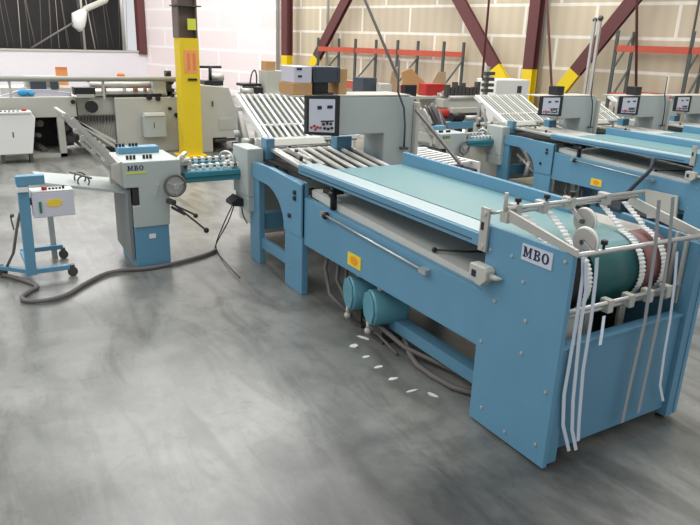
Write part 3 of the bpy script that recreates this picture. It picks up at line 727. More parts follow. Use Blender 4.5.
for y in (1.04, 1.065, 1.09, 1.16, 1.185, 1.21):
    S.p('knob', MB().cyl((-4.98, y + .02, .825), (-4.98, y + .02, .855), .010, 10), black)
S.p('top_fittings', MB().box(-4.95, -4.90, 1.40, 1.52, .77, .80).bar((-4.92, 1.40, .8), (-5.05, 1.52, .84), .03, .02).cyl((-4.93, 1.45, .8), (-4.93, 1.45, .85), .015, 10).box(-5.1, -4.95, 1.42, 1.5, .70, .77), alu)
S.p('clamp', MB().ball((-4.88, 1.47, .81), .02).ball((-4.88, 1.52, .76), .018), greyg)
# lever assembly below the wheel
m = MB().bar((XF + .03, 1.315, .52), (XF + .03, 1.58, .27), .02, .014).bar((XF + .03, 1.33, .47), (XF + .03, 1.42, .41), .05, .02).bar((XF + .06, 1.33, .50), (XF + .06, 1.50, .40), .016, .014)
m.bar((XF + .0, 1.31, .52), (XF + .06, 1.34, .51), .04, .03)
S.p('lever', m, dsteel)
S.p('lever_knob', MB().ball((XF + .03, 1.59, .26), .022).ball((XF + .06, 1.50, .395), .018), black)
# fold plate climbing to the left
m = MB()
for x in (-5.42, -4.98):
    m.bar((x, 1.0, .74), (x, .66, 1.16), .03, .035, up=(1, 0, 0))
for k in range(5):
    t_ = k / 4; m.bar((-5.42, 1.0 - .34 * t_, .74 + .42 * t_), (-4.98, 1.0 - .34 * t_, .74 + .42 * t_), .02, .02)
fp = S.p('fold_plate', m, alu)
for k in range(9):
    x = -5.38 + k * .045
    S.p('slat', MB().bar((x, 1.0, .755), (x, .70, 1.13), .026, .008, up=(1, 0, 0)), beige, fp)
m = MB().bar((-4.96, .98, .70), (-4.96, .74, .98), .02, .02).box(-4.98, -4.94, .92, 1.0, .66, .80)
for y, z in ((.9, .82), (.82, .90), (.76, 1.0), (.72, 1.05)): m.cyl((-4.97, y, z), (-4.93, y, z), .018, 10)
m.bar((-4.93, .97, .80), (-4.93, .70, 1.14), .02, .03)
S.p('plate_bracket', m, alu)
S.p('chute_cover', MB().prism([(1.0, .635), (.93, .70), (.93, .80), (1.0, .825)], 0, -5.3, -4.9), greyg)
S.p('side_plate', MB().prism([(-5.38, .10), (-4.885, .07), (-4.885, .62), (-5.38, .62)], 1, 1.02, 1.045), plate_g)
# delivery tray
tr = S.p('delivery_tray', MB().hexa([(-5.5, .46, .665), (-5.06, .46, .665), (-4.95, 1.03, .575), (-5.5, 1.03, .575), (-5.5, .46, .685), (-5.06, .46, .685), (-4.95, 1.03, .595), (-5.5, 1.03, .595)]), grey)
m = MB()
for x in (-5.1, -5.25): m.torus((x, .76, .66), (1, 0, .2), .04, .006, 20, 6)
m.bar((-5.3, .70, .70), (-5.0, .80, .70), .012, .012)
S.p('delivery_wheels', m, dsteel, tr)
S.p('tray_leg', MB().box(-5.45, -5.41, .52, .56, 0, .655), grey, tr)

# ================================================================= CART WITH SWITCH BOX
Q = Thing('control_cart', 'blue wheeled stand carrying a white switch box, at the left edge', 'cart', (-5.0, .35, 0))
Q.p('post', MB().prism([(.305, .70), (.375, .70), (.36, .05), (.29, .05)], 0, -4.965, -4.905), blue, bevel=0.004)
Q.p('top_rail', MB().box(-4.97, -4.9, .30, .48, .70, .765), blue, bevel=0.004)
Q.p('box_bracket', MB().box(-4.99, -4.95, .36, .42, .55, .60), bluedk)
Q.p('white_tab', MB().box(-4.9, -4.88, .30, .37, .66, .69), white)
Q.p('base_arm', MB().bar((-4.93, .34, .075), (-4.93, .58, .075), .04, .035), blue, bevel=0.003)
Q.p('base_arm', MB().bar((-5.38, .30, .10), (-5.38, .60, .10), .04, .035), bluedk, bevel=0.003)
Q.p('base_arm', MB().bar((-4.95, .31, .075), (-5.12, .14, .075), .04, .03), bluedk, bevel=0.003)
Q.p('base_beam', MB().bar((-5.38, .32, .09), (-4.93, .33, .09), .05, .04), bluedk, bevel=0.003)
for x, y in ((-4.93, .60), (-5.38, .60), (-5.12, .15)):
    Q.p('caster', MB().cyl((x - .012, y, .036), (x + .012, y, .036), .035, 18).bar((x, y, .03), (x, y, .09), .03, .04).cyl((x + .012, y, .036), (x + .018, y, .036), .014, 12), dsteel)
bx = Q.p('switch_box', MB().box(-5.04, -4.90, .385, .655, .465, .645), lav, bevel=0.006)
Q.p('box_lid', MB().box(-5.04, -4.90, .385, .655, .646, .652), white, bx)
Q.p('start_switch', MB().box(-4.90, -4.894, .425, .442, .50, .58), green, bx)
Q.p('warning_sticker', MB().prism([(.525 + .052 * math.cos(a * PI / 10), .565 + .028 * math.sin(a * PI / 10)) for a in range(20)], 0, -4.90, -4.897), label_y, bx)
Q.p('stop_button', MB().cyl((-4.95, .475, .652), (-4.95, .475, .675), .018, 14), red, bx)
m = MB()
for i in range(5): m.cyl((-4.95, .51 + i * .022, .652), (-4.95, .51 + i * .022, .664 + (.01 if i == 4 else 0)), .008, 8)
Q.p('small_buttons', m, black, bx)
Q.p('cable', MB().tube([(-4.96, .37, .6), (-4.93, .30, .5), (-4.92, .27, .4), (-4.95, .23, .22), (-5.08, .18, .08)], .010, 8), rubber)
Q.p('clip', MB().ball((-4.90, .25, .5), .014).bar((-4.9, .24, .5), (-4.9, .25, .4), .01, .01), dsteel)

# cable on the floor, pedal
ps = [at(*p, 2, .018) for p in ((0, 274), (20, 279), (37, 286), (30, 291), (22, 297), (28, 301), (48, 300), (68, 294), (85, 284), (105, 274), (125, 270), (150, 268), (180, 262), (205, 255), (216, 250))]
def smooth(pts, n=5):
    out = []
    P = [pts[0]] + list(pts) + [pts[-1]]
    for i in range(1, len(P) - 2):
        a, b, c, d = P[i - 1], P[i], P[i + 1], P[i + 2]
        for k in range(n):
            t_ = k / n
            out.append(0.5 * ((2 * b) + (c - a) * t_ + (2 * a - 5 * b + 4 * c - d) * t_ ** 2 + (3 * b - a - 3 * c + d) * t_ ** 3))
    out.append(pts[-1]); return out
single('floor_cable', MB().tube(smooth(ps), .016, 8), rubber, 'thick grey cable snaking over the floor from the cart to the folding unit', 'cable')
T = Thing('foot_pedal', 'small black control pod with looping wires left of the blue leg', 'pedal', (-4.9, 1.86, 0))
T.p('pod', MB().prism([(1.80, .44), (1.9, .43), (1.93, .47), (1.86, .51), (1.80, .47)], 0, -4.95, -4.80), black, bevel=0.004)
T.p('bracket', MB().bar((-4.88, 1.88, .45), (-4.84, 1.93, .45), .03, .02), dsteel)
T.p('wire', MB().tube(smooth([Vector((-4.86, 1.90, .44)), Vector((-4.84, 1.90, .36)), Vector((-4.82, 1.93, .28))]), .006, 6), rubber)
T.p('wire', MB().tube(smooth([Vector((-4.87, 1.83, .44)), at(222, 228, 0, -4.95), at(216, 248, 2, .02), at(228, 265, 2, .02), at(240, 278, 2, .02)]), .005, 6), black)
T.p('wire', MB().tube(smooth([Vector((-4.87, 1.84, .43)), at(228, 222, 0, -4.95), at(217, 242, 2, .06), at(214, 251, 2, .02)]), .005, 6), black)

# scraps and stray rods on the floor
for (px, py, w, d, a, lb) in ((364, 338, .10, .035, -.3, 'white paper scrap on the floor just under the blue motors'), (354, 346, .07, .045, .9, 'crumpled white scrap, first of the dashed trail from the motors'),
                              (366, 357, .06, .03, .9, 'second white dash of the floor trail running from the motors'), (379, 367, .06, .03, .9, 'third white dash of the floor trail running from the motors'),
                              (393, 379, .07, .03, .8, 'fourth white dash of the floor trail running from the motors'), (412, 391, .07, .02, .8, 'last faint dash of the floor trail before it turns'),
                              (433, 395, .08, .03, -.4, 'white smear on the floor where the dashed trail turns to the side panel'),
                              (457, 390, .07, .025, -.4, 'white sliver on the floor left of the side panel')):
    q = at(px, py, 2, 0.001); m = MB()
    n = 7; poly = []
    for i in range(n):
        t_ = 2 * PI * i / n; rx, ry = w / 2 * random.uniform(.7, 1.1) * math.cos(t_), d / 2 * random.uniform(.6, 1.1) * math.sin(t_)
        aa = a + 0.7; poly.append((q.x + rx * math.cos(aa) - ry * math.sin(aa), q.y + rx * math.sin(aa) + ry * math.cos(aa)))
    m.prism(poly, 2, 0.0005, 0.004)
    single('paper_scrap', m, white, lb, 'scrap')
a_, b_ = at(357, 312, 2, .05), at(397, 353, 2, .02)
single('steel_rod', MB().cyl((a_.x, a_.y, .05), (b_.x, b_.y, .012), .009, 8), rubber, 'thin grey rod lying out from under the motors', 'rod')

# ================================================================= REPEATS OF THE MACHINE LINE
gf, gu, gc = 'blue sheet feeders in parallel rows', 'folding units in parallel rows', 'control cabinets in parallel rows'
F.o['group'] = gf; G.o['group'] = gu; K.o['group'] = gc
S.o['group'] = 'knife folding units'; H.o['group'] = 'cross conveyors'
gx, gy = -4.5, 2.4
rows = [('second row', 'directly behind the nearest machine', -5.62, 6.01, .90), ('third row', 'two rows behind the nearest machine', -5.47, 7.18, .90), ('fourth row', 'the last row before the wall', -5.8, 8.75, .87)]
COP = []
for r_, w_, nx, ny, k in rows:
    new = []
    for src, lab, g in ((F.o, 'blue sheet feeder with green table in the %s, %s', gf), (G.o, 'blue framed folding unit in the %s, %s', gu), (K.o, 'grey control cabinet with framed panel in the %s, %s', gc)):
        o = copy_tree(src); o.location = (nx + (src.location.x - gx) * k, ny + (src.location.y - gy) * k, 0); o.scale = (k, k, k)
        o['label'] = lab % (r_, w_); o['group'] = g; new.append(o)
    for ch in new[2].children:                      # the other rows have a wider, lower panel
        if ch.name.startswith('control_panel'):
            ch.scale = (1, 1.4, .86); ch.location = (0, .224, 1.33 * .14)
    COP.append(new)
for src, lab, g in ((S.o, 'small grey knife folding unit seen behind the green table guide', 'knife folding units'), (H.o, 'teal cross conveyor of the second row, between its folding units', 'cross conveyors')):
    o = copy_tree(src); o.location = (-5.62 + (src.location.x - gx) * .9, 6.01 + (src.location.y - gy) * .9, 0); o.scale = (.9, .9, .9); o['label'] = lab; o['group'] = g
# fittings only the second-row feeder shows
f2 = COP[0][0]
def part2(name, mb, m, lab=None):
    o = mkobj(name, mb, m, f2.location); o.parent = f2; o.scale = (1 / .9,) * 3
    if lab: o['label'] = lab
a_, b_, c_, d_ = at(646, 189, 1, 5.58), at(679, 196, 1, 5.58), at(677, 218, 1, 5.58), at(648, 218, 1, 5.58)
part2('cover_plate', MB().prism([(p.x, p.z) for p in (a_, b_, c_, d_)], 1, 5.56, 5.58), greyg, 'grey cover plate')
part2('hose', MB().tube(smooth_([at(654, 158, 1, 5.56), at(650, 170, 1, 5.52), at(640, 180, 1, 5.5), at(626, 194, 1, 5.5)]), .02, 8), slate)

# slatted delivery between the rows
T = Thing('slatted_conveyor', 'short conveyor with white slats just behind the table guide rail', 'conveyor', (-4.2, 3.4, 0))
x0, x1, y0, y1 = -4.85, -4.12, 3.34, 3.70
T.p('bed', MB().box(x0, x1, y0, y1, .70, .73), dark); T.p('side_rail', MB().box(x0, x1, y0 - .03, y0, .70, .79), white); T.p('side_rail', MB().box(x0, x1, y1, y1 + .03, .70, .79), white)
T.p('end_rail', MB().box(x0 - .05, x0, y0 - .03, y1 + .03, .70, .80), white)
for i in range(9):
    x = x0 + .06 + i * .08; T.p('slat', MB().bar((x, y0, .775), (x - .06, y1, .785), .03, .012), white)
for x in (x0 + .05, x1 - .05):
    for y in (y0 + .03, y1 - .03): T.p('leg', MB().box(x - .02, x + .02, y - .02, y + .02, 0, .70), greyg)

# ================================================================= FAR LEFT MACHINES
XL = -10.2
A = Thing('long_press_bed', 'long cream machine bed with open dark underside at the far left', 'machine', (-10.6, 1.0, 0))
A.p('bed', MB().box(-11.0, XL, -.6, 1.52, .56, .84), beige, bevel=0.01)
A.p('cover', MB().prism([(.55, .84), (.95, .84), (1.4, .80), (1.5, .88), (1.2, .93), (.85, .93)], 0, -10.8, -10.3), lav)
A.p('leg', MB().box(XL - .1, XL, 1.25, 1.34, 0, .56), beige); A.p('leg', MB().box(XL - .1, XL, -.5, -.4, 0, .56), beige)
A.p('floor_sill', MB().box(-11, XL, -.5, 1.34, 0, .05), greyg)
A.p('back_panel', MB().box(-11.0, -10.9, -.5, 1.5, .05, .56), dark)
m = MB()
for i in range(14):
    y = .2 + random.random() * 1.2; z = .1 + random.random() * .35
    m.cyl((-10.7, y, z), (-10.4, y + .1, z + random.uniform(-.1, .1)), random.uniform(.02, .05), 8)
A.p('drive_parts', m, rubber, kind='stuff')
A.p('green_guard', MB().box(-10.85, -10.6, 1.36, 1.5, .1, .56), rackgreen)
A.p('upper_deck', MB().box(-11.0, -10.4, .6, 1.5, .84, .95), greyg)
A.p('dark_window', MB().box(-10.45, -10.38, .98, 1.18, .93, 1.08).box(-10.45, -10.38, 1.24, 1.34, .93, 1.08), slate)
A.p('window_housing', MB().box(-10.7, -10.45, .92, 1.36, .95, 1.1), greyg)
A.p('gripper', MB().box(-10.3, -10.1, 1.50, 1.78, .87, .97), black)
A.p('gripper_plate', MB().box(-10.1, -10.09, 1.52, 1.76, .84, .88), alu)
A.p('handwheel', MB().cyl((XL, 1.72, .70), (XL + .08, 1.72, .70), .085, 24), black)
A.p('knob', MB().cyl((XL, 1.48, .77), (XL + .04, 1.48, .77), .03, 12), black)
m = MB()
for y, z, y2, z2 in ((1.5, .5, 2.0, .12), (1.42, .55, 2.0, .2), (1.55, .35, 1.9, .05)): m.bar((-10.1, y, z), (-10.1, y2, z2), .05, .04)
for i in range(8): m.cyl((-10.15, 1.4 + i * .06, .5 - i * .05), (-10.05, 1.4 + i * .06, .5 - i * .05), .03, 8)
A.p('slanted_feeder', m, greyg)
B = Thing('press_tower', 'cream press housing with dark ribbed panel, left of the yellow column', 'machine', (-10.6, 2.5, 0))
B.p('body', MB().box(-11.2, XL, 2.05, 3.1, 0, .82), beige, bevel=0.012)
B.p('body', MB().box(-11.2, XL - .1, 1.55, 2.05, .10, .82), beige)
m = MB()
for i in range(22): m.box(XL - .1, XL - .07, 1.56 + i * .022, 1.57 + i * .022, .12, .50)
B.p('grille', m, greyg)
m = MB().box(XL - .1, XL - .04, 1.52, 2.05, .50, .56)
for i in range(12): m.box(XL - .04, XL - .01, 1.54 + i * .043, 1.56 + i * .043, .48, .58)
B.p('ribbed_bar', m, dsteel)
B.p('rail_deck', MB().box(-11.1, XL - .05, 1.8, 3.0, .84, .90), greyg)
B.p('dark_slot', MB().box(XL - .05, XL - .02, 1.95, 2.75, .835, .865), black)
B.p('roller', MB().cyl((-10.35, 1.75, .99), (-10.35, 2.65, .99), .05, 14), alu)
B.p('roller', MB().cyl((-10.5, 1.75, 1.05), (-10.5, 2.85, 1.05), .035, 12), rust)
B.p('bearing_block', MB().box(-10.5, -10.2, 2.62, 2.82, .87, 1.05), beige, bevel=.008)
for y, z, r in ((2.55, .82, .04), (2.68, .80, .035), (2.9, .85, .03), (2.9, .92, .03), (2.85, .65, .025), (2.95, .55, .035), (2.88, 1.05, .05), (2.85, 1.15, .04)):
    B.p('knob', MB().cyl((XL, y, z), (XL + .05, y, z), r, 12), black)
B.p('stub_post', MB().box(-10.35, -10.25, 2.84, 2.92, .82, 1.2), dsteel)
for y, w in ((1.9, .05), (2.2, .03), (2.35, .05), (2.5, .03)):
    B.p('clamp_block', MB().box(-10.3, -10.2, y, y + w, .90, .95), random.choice((black, alu, copper)))
wb = Thing('terminal_box', 'light grey box fixed to the cream press housing', 'box', (XL + .1, 2.58, .26))
wb.p('case', MB().box(XL, XL + .12, 2.42, 2.76, .24, .56), grey, bevel=.01); wb.p('lid', MB().box(XL + .02, XL + .14, 2.44, 2.74, .56, .60), white)
wb.p('lock', MB().box(XL + .12, XL + .125, 2.57, 2.58, .38, .46), dsteel)
R1 = Thing('overhead_rail', 'long grey pipe rail running above the far-left machine bed', 'rail', (-10.2, 1.5, 0))
R1.p('pipe', MB().cyl((-10.1, -.8, 1.09), (-10.1, 3.05, 1.09), .038, 12), railm)
for y in (-.5, .7, 1.9, 2.98): R1.p('bracket', MB().bar((-10.14, y, .0 if y in (-.5,) else .8), (-10.14, y, 1.09), .03, .03), greyg)
T = Thing('control_box', 'white wheeled control box in front of the far-left machine bed', 'box', (-9.9, .85, 0))
T.p('case', MB().prism([(.60, .12), (1.02, .12), (1.10, .6), (1.06, .66), (.60, .66)], 0, -10.1, -9.85), white, bevel=.012)
T.p('console', MB().box(-10.12, -9.83, .62, 1.06, .66, .68), white)
m = MB()
for i in range(5): m.cyl((-9.9, .7 + i * .05, .68), (-9.9, .7 + i * .05, .695), .014, 8)
T.p('buttons', m, dsteel); T.p('stop_button', MB().cyl((-9.95, .98, .68), (-9.95, .98, .71), .03, 12), red)
T.p('lock', MB().box(-9.85, -9.845, .8, .815, .35, .42), dsteel)
for y in (.64, .98): T.p('foot', MB().box(-10.08, -9.87, y, y + .04, 0, .12), dsteel)
T.o.location.y -= .16
T = Thing('orange_notice_board', 'orange notice standing behind the far-left pipe rail', 'sign', (-10.7, 1.42, 0))
T.p('board', MB().box(-10.72, -10.7, 1.36, 1.52, .96, 1.22), pinkl)
T.p('board_edge', MB().box(-10.7, -10.695, 1.36, 1.52, 1.19, 1.22), orange)
single('orange_bag', MB().ball((-10.25, 2.18, 1.135), .06, 14, .7), orange, 'crumpled orange bag resting on the grey rail', 'bag')
single('blue_cloth', MB().ball((-10.3, .87, .895), .075, 14, .6).ball((-10.3, .96, .88), .05, 12, .7), cyan, 'bright blue cloth on the far-left machine bed', 'cloth')
# cream machine right of the yellow column
E = Thing('press_unit', 'cream machine with a grey vent just right of the yellow column', 'machine', (-10.2, 3.4, 0))
E.p('body', MB().prism([(3.12, 0), (3.42, 0), (3.42, .22), (3.86, .22), (3.86, .5), (3.70, .98), (3.24, 1.02), (3.12, .6)], 0, -10.7, -9.9), beige, bevel=.01)
m = MB().box(-9.9, -9.89, 3.52, 3.78, .34, .52)
for i in range(5): m.box(-9.89, -9.885, 3.53, 3.77, .355 + i * .034, .365 + i * .034)
E.p('vent', m, greyg)
E.p('foot_frame', MB().box(-10.7, -9.92, 3.46, 3.98, 0, .04).box(-9.98, -9.92, 3.46, 3.98, .16, .2).box(-10.7, -10.6, 3.46, 3.9, .04, .22), dsteel)
E.p('handle', MB().box(-9.9, -9.88, 3.42, 3.44, .70, .78), dsteel)
m = MB()
for i in range(7): m.cyl((-9.9, 3.12 + .02 * (i % 2), .35 + i * .09), (-9.84, 3.12 + .02 * (i % 2), .35 + i * .09), .025, 8)
E.p('side_valves', m, dsteel)
E.p('crank', MB().cyl((-10.1, 3.48, 1.0), (-10.1, 3.48, 1.28), .025, 10).cyl((-10.1, 3.3, 1.27), (-10.1, 3.66, 1.27), .02, 10).box(-10.3, -10.0, 3.35, 3.65, 1.0, 1.07), black)
E.p('top_motor', MB().cyl((-10.2, 3.5, 1.11), (-10.2, 3.72, 1.11), .06, 14), alu)
# workbench and boxes behind the fold rack
T = Thing('workbench', 'pale workbench with dark clamp gear behind the fold rack', 'bench', (-9.9, 4.5, 0))
T.p('top', MB().box(-10.3, -9.6, 4.0, 5.3, .84, .88), greyg)
for y in (4.04, 5.24):
    for x in (-10.25, -9.65): T.p('leg', MB().box(x - .02, x + .02, y - .02, y + .02, 0, .84), greyg)
T = Thing('clamp_gear', 'black and silver clamp gear with a wire handle on the workbench', 'tool', (-9.9, 4.05, .88))
T.p('bars', MB().box(-10.1, -9.8, 3.9, 4.2, 1.0, 1.04).box(-10.1, -9.8, 4.0, 4.22, .88, .98), black)
T.p('sleeve', MB().cyl((-9.8, 3.86, .93), (-9.8, 4.05, .93), .05, 12), alu)
T.p('wire_handle', MB().tube(smooth([Vector((-9.9, 4.05, 1.04)), Vector((-9.9, 4.08, 1.18)), Vector((-9.9, 4.13, 1.24)), Vector((-9.9, 4.16, 1.16)), Vector((-9.9, 4.16, 1.04))]), .012, 8), dsteel)
boxthing('filing_box', -10.0, -9.7, 4.24, 4.55, .88, 1.24, beige, 'tall off-white box on the workbench under a small carton', 'box')
boxthing('cardboard_box', -9.95, -9.75, 4.26, 4.42, 1.242, 1.38, card, 'small carton on top of the tall off-white box', 'box')
boxthing('filing_box', -10.0, -9.7, 4.58, 5.2, .88, 1.08, beige, 'long off-white box at the right of the workbench', 'box')
boxthing('cardboard_box', -9.95, -9.7, 4.85, 5.08, 1.082, 1.27, card, 'reddish carton on the long off-white box', 'box')

# ================================================================= YELLOW COLUMN
cx, cy = -9.72, 3.0
T = Thing('steel_column', 'tall steel column painted bright yellow below, with an orange notice', 'column', (cx, cy, 0))
def hb(z0, z1):
    return MB().box(cx - .13, cx + .13, cy - .14, cy - .12, z0, z1).box(cx - .13, cx + .13, cy + .12, cy + .14, z0, z1).box(cx - .01, cx + .01, cy - .12, cy + .12, z0, z1)
T.p('shaft', hb(1.68, 8), brown); T.p('painted_base', MB().box(cx - .13, cx + .13, cy - .13, cy + .15, 0, 1.68), yellow, label='bright yellow painted lower part')
T.p('base_plate', MB().box(cx - .2, cx + .2, cy - .2, cy + .2, 0, .02), yellow)
T.p('flag_label', MB().box(cx + .11, cx + .132, cy, cy + .12, 1.79, 1.94), yg)
nt_ = T.p('notice', MB().box(cx + .13, cx + .134, cy - .08, cy + .12, 1.2, 1.52), pinkl)
m = MB()
for i in range(2): m.box(cx + .134, cx + .136, cy - .03 + .08 * i, cy + .01 + .08 * i, 1.24, 1.48)
T.p('notice_bars', m, orange, nt_)
T.p('strap', MB().box(cx - .15, cx + .15, cy - .17, cy + .2, 2.1, 2.115), dsteel)
T.p('box_clamp', MB().box(cx + .13, cx + .15, cy - .03, cy + .1, 1.10, 1.13), black)

# ================================================================= CLUTTER BETWEEN ROWS (centre)
def bench(name, label, x0, x1, y0, y1, z, mm, cat='bench'):
    T = Thing(name, label, cat, ((x0 + x1) / 2, (y0 + y1) / 2, 0))
    T.p('top', MB().box(x0, x1, y0, y1, z - .04, z), mm)
    for x in (x0 + .03, x1 - .03):
        for y in (y0 + .03, y1 - .03): T.p('leg', MB().box(x - .02, x + .02, y - .02, y + .02, 0, z - .04), greyg)
    return T
bench('packing_table', 'grey packing table carrying boards and boxes behind the cabinet', -9.0, -8.3, 5.0, 7.0, .95, greyg, 'table')
def onpx(px, py, x=-8.6): return at(px, py, 0, x)
def cardpanel(pxl, label, mm, x, nm='cardboard_sheet'):
    pts = [at(px, py, 0, x) for px, py in pxl]
    m = MB().prism([(p.y, p.z) for p in pts], 0, x - .02, x)
    return single(nm, m, mm, label, 'cardboard')
q0 = onpx(350, 95)
def pxbox(name, x, px0, py0, px1, py1, d, mm, label, cat, ground=None, group=None):
    a = at(px0, py1, 0, x); b = at(px1, py0, 0, x)
    z0 = a.z if ground is None else ground
    return boxthing(name, x - d, x, a.y, b.y, z0, max(b.z, z0 + .02), mm, label, cat, group)
pxbox('tool_case', -8.6, 363, 78, 377, 88, .3, slate, 'dark case on the packing table right of the upright carton', 'case', .951)
pxbox('parts_tray', -8.45, 380, 84, 392, 96, .12, beige, 'low pale tray on the packing table', 'tray', .951)
cardpanel([(388, 96), (400, 96), (399, 66), (392, 72)], 'narrow brown board standing on the packing table', board, -8.7)
cardpanel([(404, 96), (430, 96), (428, 86), (411, 68), (402, 72)], 'bent pale cardboard sheet on the packing table', card, -8.8)
cardpanel([(424, 96), (446, 94), (446, 72), (438, 72)], 'brown triangular cardboard flap on the packing table', board, -8.95)
pxbox('black_pump', -8.35, 405, 85, 417, 94, .12, black, 'black pump block among the cardboard on the packing table', 'pump', .951)
pxbox('red_toolbox', -8.4, 426, 84, 445, 93, .2, red, 'red tool box at the right end of the packing table', 'box', .951)
bench('machine_stand', 'low dark stand holding red and grey machine parts', -8.2, -7.5, 5.5, 6.5, .62, dsteel)
T = Thing('red_pump', 'red cylindrical pump with black end behind the grey cabinet', 'pump', (-7.9, 6.2, .62))
c0 = at(426, 103, 0, -7.8); c1 = at(448, 104, 0, -7.8); c0.z = c1.z = .74
T.p('barrel', MB().cyl(c0, c1, .07, 16), red); T.p('motor_end', MB().cyl(c0 - Vector((0, .16, 0)), c0, .09, 16), maroon)
T.p('base', MB().box(-7.9, -7.7, c0.y, c1.y, .62, .68), dsteel)
# cream machine beyond the second row
Ef = Thing('stitching_machine', 'cream machine with crowded rollers standing beyond the second row', 'machine', (-8.3, 7.6, 0))
y0 = at(452, 110, 0, -8.0).y; y1 = at(482, 110, 0, -8.0).y
Ef.p('body', MB().box(-8.8, -8.0, y0, y1, 0, .80), beige, bevel=.01)
Ef.p('deck', MB().box(-8.7, -8.1, y0 - .1, y1 + .1, .80, .92), greyg)
m = MB()
for i in range(6):
    m.cyl((-8.1 - .08 * i, y0, .94 + .03 * (i % 3)), (-8.1 - .08 * i, y1, .94 + .03 * (i % 3)), .035, 10)
Ef.p('rollers', m, alu)
m = MB()
for i in range(9):
    y = y0 + (y1 - y0) * i / 8; m.box(-8.2, -8.12, y - .03, y + .03, .95, 1.08 + .12 * random.random())
Ef.p('clamp_row', m, dsteel)
Ef.p('dark_opening', MB().box(-8.0, -7.99, y0 + .08, y1 - .1, .35, .72), dark)
T = Thing('winding_stand', 'stand of tangled grey guide tubes right of the grey cabinet', 'machine part', (-6.6, 5.2, 0))
wa, wb_ = at(420, 120, 0, -6.6), at(446, 120, 0, -6.6)
T.p('base', MB().box(-6.9, -6.5, wa.y, wb_.y, 0, .55), dsteel)
random.seed(9)
for i in range(16):
    y = wa.y + (wb_.y - wa.y) * i / 15; h = .62 + .3 * random.random()
    T.p('guide_tube', MB().tube(smooth([Vector((-6.85, y, .55)), Vector((-6.8, y + .05, h)), Vector((-6.62, y + random.uniform(-.1, .1), h + .06)), Vector((-6.52, y + .08, .56))]), random.uniform(.012, .03), 8), random.choice((alu, rubber, greyg, dsteel)))
T.p('guard', MB().box(-6.5, -6.48, wa.y, wb_.y, .3, .6), greyg)
T = Thing('drive_frame', 'blue frame bar with black motor between the red pump and second-row machine', 'machine part', (-7.2, 6.0, 0))
wa, wb_ = at(447, 125, 0, -7.2), at(484, 125, 0, -7.2)
T.p('bar', MB().box(-7.3, -7.2, wa.y, wb_.y, .60, .70), blue, bevel=.005)
for y in (wa.y + .04, wb_.y - .04): T.p('leg', MB().box(-7.3, -7.24, y - .03, y + .03, 0, .60), bluedk)
T.p('motor', MB().cyl((-7.25, wa.y + .1, .76), (-7.25, wa.y + .3, .76), .06, 14), black)
T.p('roller', MB().cyl((-7.25, wa.y + .35, .74), (-7.25, wb_.y - .02, .74), .035, 12), alu)
# white cabinet/printer on stand near braces
pa, pb = at(495, 98, 0, -8.6), at(530, 80, 0, -8.6)
T = Thing('white_cabinet', 'white cabinet with a small dark label in front of the yellow brace end', 'cabinet', (-8.8, pa.y, 0))
T.p('body', MB().box(-9.1, -8.6, pa.y, pb.y, 0, pb.z), white, bevel=.01)
T.p('label_plate', MB().box(-8.6, -8.595, pb.y - .28, pb.y - .18, pb.z - .22, pb.z - .1), slate)
pa, pb = at(484, 100, 0, -8.3), at(494, 86, 0, -8.3)
T = Thing('valve_stack', 'stack of small grey valves beside the white cabinet', 'machine part', (-8.4, pa.y, 0))
m = MB()
for i in range(4): m.box(-8.4, -8.3, pa.y, pb.y, 1.0 + i * .09, 1.05 + i * .09)
T.p('valves', m, dsteel); T.p('post', MB().box(-8.42, -8.36, pa.y + .05, pa.y + .12, 0, 1.4), greyg)
# small devices on the cabinets of rows two and three
for nx, ny, lab in ((-5.58, 6.1, 'small black box on the control cabinet of the second row'), (-5.43, 7.30, 'small black box on the control cabinet of the third row')):
    boxthing('black_box', nx - .06, nx + .08, ny - .05, ny + .06, 1.328 * .9, 1.328 * .9 + .1, black, lab, 'box')
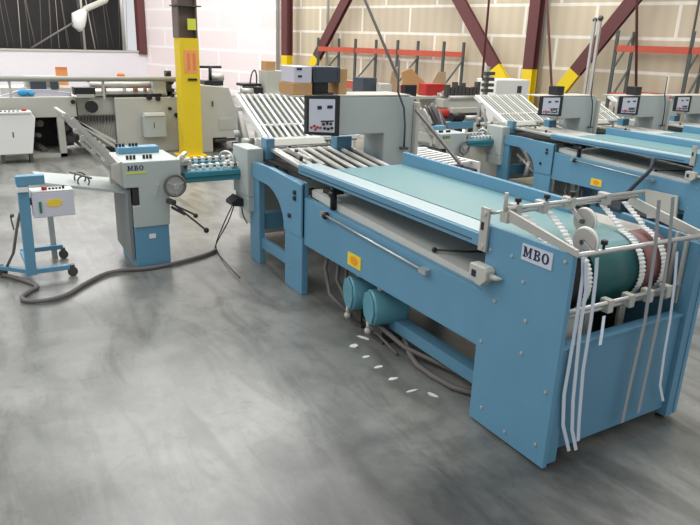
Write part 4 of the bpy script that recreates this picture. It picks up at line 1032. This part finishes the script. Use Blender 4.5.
# ropes / cables hanging from above
for (a, b, r, mm, lab) in (((365, 0), (398, 78), .012, rubber, 'slanting grey cable dropping from above to behind the cabinet'),):
    p, q = at(*a, 0, -5.2), at(*b, 0, -4.5); d = (p - q)
    single('hanging_cable', MB().cyl(q, q + d * ((7.0 - q.z) / d.z if False else 3.0), r, 8), mm, lab, 'cable')
for px, px2, lab, mm in ((489, 481, 'maroon hanging cord left of the yellow column base', maroon), (547, 552, 'thin red cord hanging beside the silver conduit', rust), (637, 636, 'thin maroon cord hanging before the right rack', maroon)):
    p, q = wp(px, 0, 1.6), wp(px2, 93, 1.6); d = p - q
    single('drop_cord', MB().cyl(q + d * ((.9 - q.z) / d.z), q + d * ((6 - q.z) / d.z), .022, 8), mm, lab, 'cord')

# ================================================================= LIGHT
w = bpy.data.worlds.new('hall'); bpy.context.scene.world = w; w.use_nodes = True
w.node_tree.nodes['Background'].inputs[0].default_value = (0.96, 0.98, 1.0, 1); w.node_tree.nodes['Background'].inputs[1].default_value = 0.55
def area(name, loc, sx, sy, power, col=(1, .99, .97)):
    l = bpy.data.lights.new(name, 'AREA'); l.shape = 'RECTANGLE'; l.size = sx; l.size_y = sy; l.energy = power; l.color = col
    o = bpy.data.objects.new(name, l); o.location = loc; C.objects.link(o); return o
for i, x in enumerate((-24, -17, -10, -3.5)):
    for j, y in enumerate((-4, 3.0, 8.0)):
        if y == 8.0 and x < -20: continue
        area('high_bay_lamp', (x, y, 7.2), 3.2, 3.2, (290, 290, 240, 120)[i])

# ================================================================= CAMERA
cd = bpy.data.cameras.new('camera'); cd.sensor_width = 36; cd.sensor_fit = 'HORIZONTAL'; cd.lens = 655 / 700 * 36; cd.clip_start = 0.05; cd.clip_end = 200
co = bpy.data.objects.new('camera', cd); C.objects.link(co)
right = Vector((U.x, Vv.x, Zz.x)); down = Vector((U.y, Vv.y, Zz.y)); fwd = Vector((U.z, Vv.z, Zz.z))
M = Matrix((right, -down, -fwd)).transposed().to_4x4(); M.translation = Vector((0, 0, EYE)); co.matrix_world = M
sc = bpy.context.scene; sc.camera = co
sc.view_settings.view_transform = 'Standard'; sc.view_settings.look = 'None'; sc.view_settings.gamma = 1; sc.view_settings.exposure = 0.42
